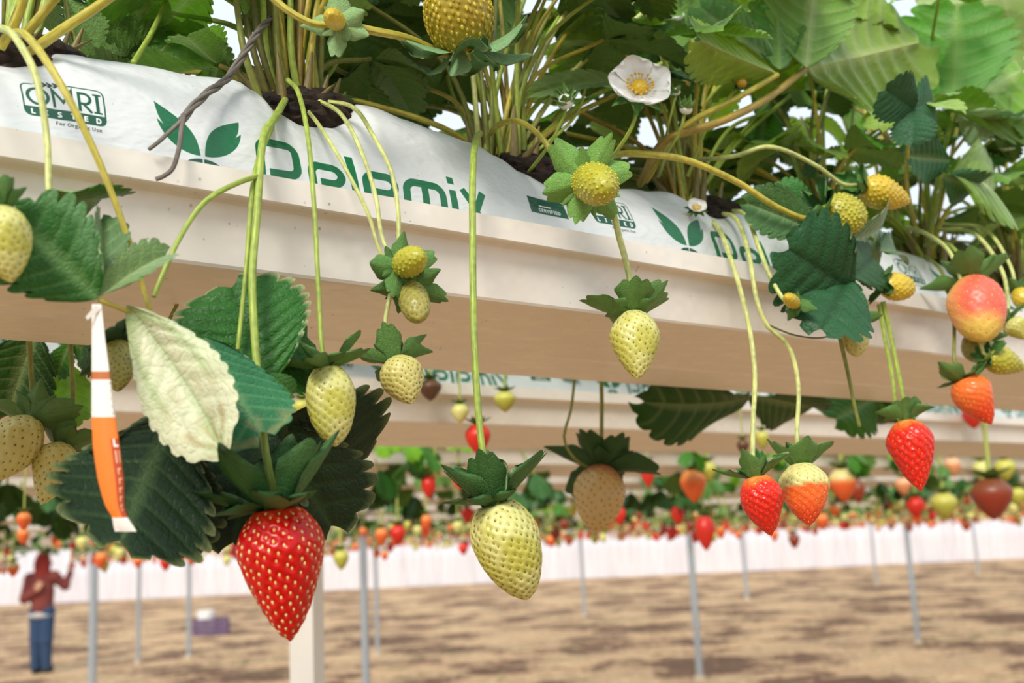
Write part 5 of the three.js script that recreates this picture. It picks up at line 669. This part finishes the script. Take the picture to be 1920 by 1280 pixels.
{ const at = ground(76, 1262), g = thing('person', 'person in a dark red hooded jacket and blue jeans picking berries', 'person', at); g.rotation.y = Math.atan2(camBack.x, camBack.z); const lo = [-0.55, -0.02, -0.55], hi = [0.55, 1.72, 0.55];
  // local x: right in the picture, z: towards the camera
  const hip = [[-0.075, 0.84, 0], [0.085, 0.84, 0.02]], sh = [[-0.17, 1.30, 0.02], [0.15, 1.32, -0.02]], elR = [0.27, 1.18, -0.12], haR = [0.30, 1.40, -0.24], elL = [-0.22, 1.03, 0.08], haL = [0.03, 1.16, 0.22];
  const fing = []; for (const [h, dx] of [[haR, 0.02], [haL, 0.03]]) for (let i = 0; i < 5; i++) { const s = (i - 2) * 0.018; fing.push([[h[0] + s, h[1] + 0.03, h[2]], [h[0] + s * 1.4 + (i === 0 ? -0.03 : 0), h[1] + (i === 0 ? 0.05 : 0.085 + 0.01 * (2 - Math.abs(i - 2))), h[2] - 0.02], 0.012, 0.009]); }
  const limbs = [[hip[0], [-0.07, 0.45, 0.02], 0.075, 0.055], [[-0.07, 0.45, 0.02], [-0.075, 0.07, 0], 0.05, 0.038], [hip[1], [0.085, 0.45, 0.03], 0.075, 0.055], [[0.085, 0.45, 0.03], [0.08, 0.07, 0], 0.05, 0.038], [[0, 0.86, 0], [0, 1.12, 0], 0.12, 0.13], [[-0.02, 1.12, 0], [-0.01, 1.3, 0], 0.13, 0.12], [sh[0], sh[1], 0.06, 0.06], [sh[1], elR, 0.05, 0.042], [elR, haR, 0.04, 0.028], [sh[0], elL, 0.05, 0.042], [elL, haL, 0.04, 0.028], [[-0.01, 1.3, 0], [0, 1.44, -0.01], 0.055, 0.05], [[0.0, 1.50, -0.01], [0.005, 1.58, -0.015], 0.085, 0.088], [[0.02, 1.46, -0.06], [0.02, 1.5, -0.08], 0.05, 0.04], [[0.075, 1.52, -0.06], [0.1, 1.5, -0.08], 0.018, 0.012]];
  mesh('body', skin([...limbs, ...fing], lo, hi, 110, 0.02), phys({ color: '#b98a6a', roughness: 0.7 }), g);
  mesh('jacket', skin([[[0, 0.93, 0], [0, 1.12, 0], 0.15, 0.155], [[-0.02, 1.12, 0], [-0.01, 1.29, 0], 0.16, 0.14], [sh[0], sh[1], 0.085, 0.085], [sh[1], elR, 0.08, 0.065], [elR, [0.295, 1.36, -0.22], 0.06, 0.045], [sh[0], elL, 0.085, 0.07], [elL, [-0.01, 1.13, 0.185], 0.065, 0.05]], lo, hi, 90), phys({ color: '#7c3a34', roughness: 0.9 }), g);
  mesh('hood', skin([[[0, 1.36, 0.03], [0, 1.50, 0.035], 0.11, 0.11], [[0, 1.5, 0.03], [0, 1.58, 0.02], 0.11, 0.10]], lo, hi, 90), phys({ color: '#93302a', roughness: 0.9 }), g);
  mesh('trousers', skin([[[-0.075, 0.84, 0], [-0.07, 0.45, 0.02], 0.105, 0.085], [[-0.07, 0.45, 0.02], [-0.075, 0.09, 0], 0.08, 0.068], [[0.085, 0.84, 0.02], [0.085, 0.45, 0.03], 0.105, 0.085], [[0.085, 0.45, 0.03], [0.08, 0.09, 0], 0.08, 0.068]], lo, hi, 90), phys({ color: '#29405f', roughness: 0.9 }), g);
  mesh('shirt_hem', skin([[[-0.06, 0.79, 0], [0.06, 0.79, 0], 0.135, 0.135], [[0, 0.78, 0], [0, 0.80, 0], 0.15, 0.15]], [-0.3, 0.6, -0.3], [0.3, 1.0, 0.3], 40, 0.02), phys({ color: '#b9b6b4', roughness: 0.9 }), g).scale.set(1, 0.35, 1);
  g.children[4].position.y = 0.79 * 0.65;
  for (const s of [-0.075, 0.08]) mesh('shoe', skin([[[s, 0.05, 0.02], [s + 0.01, 0.045, -0.14], 0.05, 0.042]], [s - 0.15, -0.1, -0.25], [s + 0.15, 0.2, 0.15], 36), phys({ color: '#25282e', roughness: 0.8 }), g);
}
{ const at = ground(396, 1190), g = thing('fruit_crate', 'low purple picking crate standing on the ground', 'crate', at); g.rotation.y = Math.atan2(camBack.x, camBack.z) + 0.12; const m = phys({ color: '#6a5470', roughness: 0.7 }), W = 0.60, Hh = 0.30, Dp = 0.40, add = (n, x, y, z, w, h, d) => mesh(n, new THREE.BoxGeometry(w, h, d).translate(x, y, z), m, g);
  add('bottom', 0, 0.015, 0, W, 0.03, Dp); for (const s of [-1, 1]) { for (let i = 0; i < 4; i++) { add('slat', 0, 0.06 + i * 0.07, s * Dp / 2, W, 0.05, 0.016); add('slat', s * W / 2, 0.06 + i * 0.07, 0, 0.016, 0.05, Dp); } for (const q of [-1, 1]) add('corner_post', s * W / 2, Hh / 2, q * Dp / 2, 0.04, Hh, 0.04); } add('rim', 0, Hh, Dp / 2, W + 0.03, 0.025, 0.03); add('rim', 0, Hh, -Dp / 2, W + 0.03, 0.025, 0.03);
  const b = thing('white_bucket', 'white bucket standing in the purple crate', 'bucket', at.clone().add(V(0, 0.03, 0)).addScaledVector(camRight, -0.10)); b.rotation.y = g.rotation.y;
  const pr = [[0.001, 0], [0.125, 0], [0.135, 0.02], [0.165, 0.40], [0.175, 0.41], [0.175, 0.425], [0.155, 0.425], [0.12, 0.03], [0.001, 0.03]].map(([x, y]) => new THREE.Vector2(x, y)); mesh('pail', new THREE.LatheGeometry(pr, 28), phys({ color: '#ece9e6', roughness: 0.5 }), b);
  mesh('handle', tube([V(-0.175, 0.4, 0), V(-0.12, 0.5, 0.06), V(0, 0.54, 0.08), V(0.12, 0.5, 0.06), V(0.175, 0.4, 0)], 0.005, 0.005, 20, 6), M.steel, b); }

renderer.render(scene, camera);
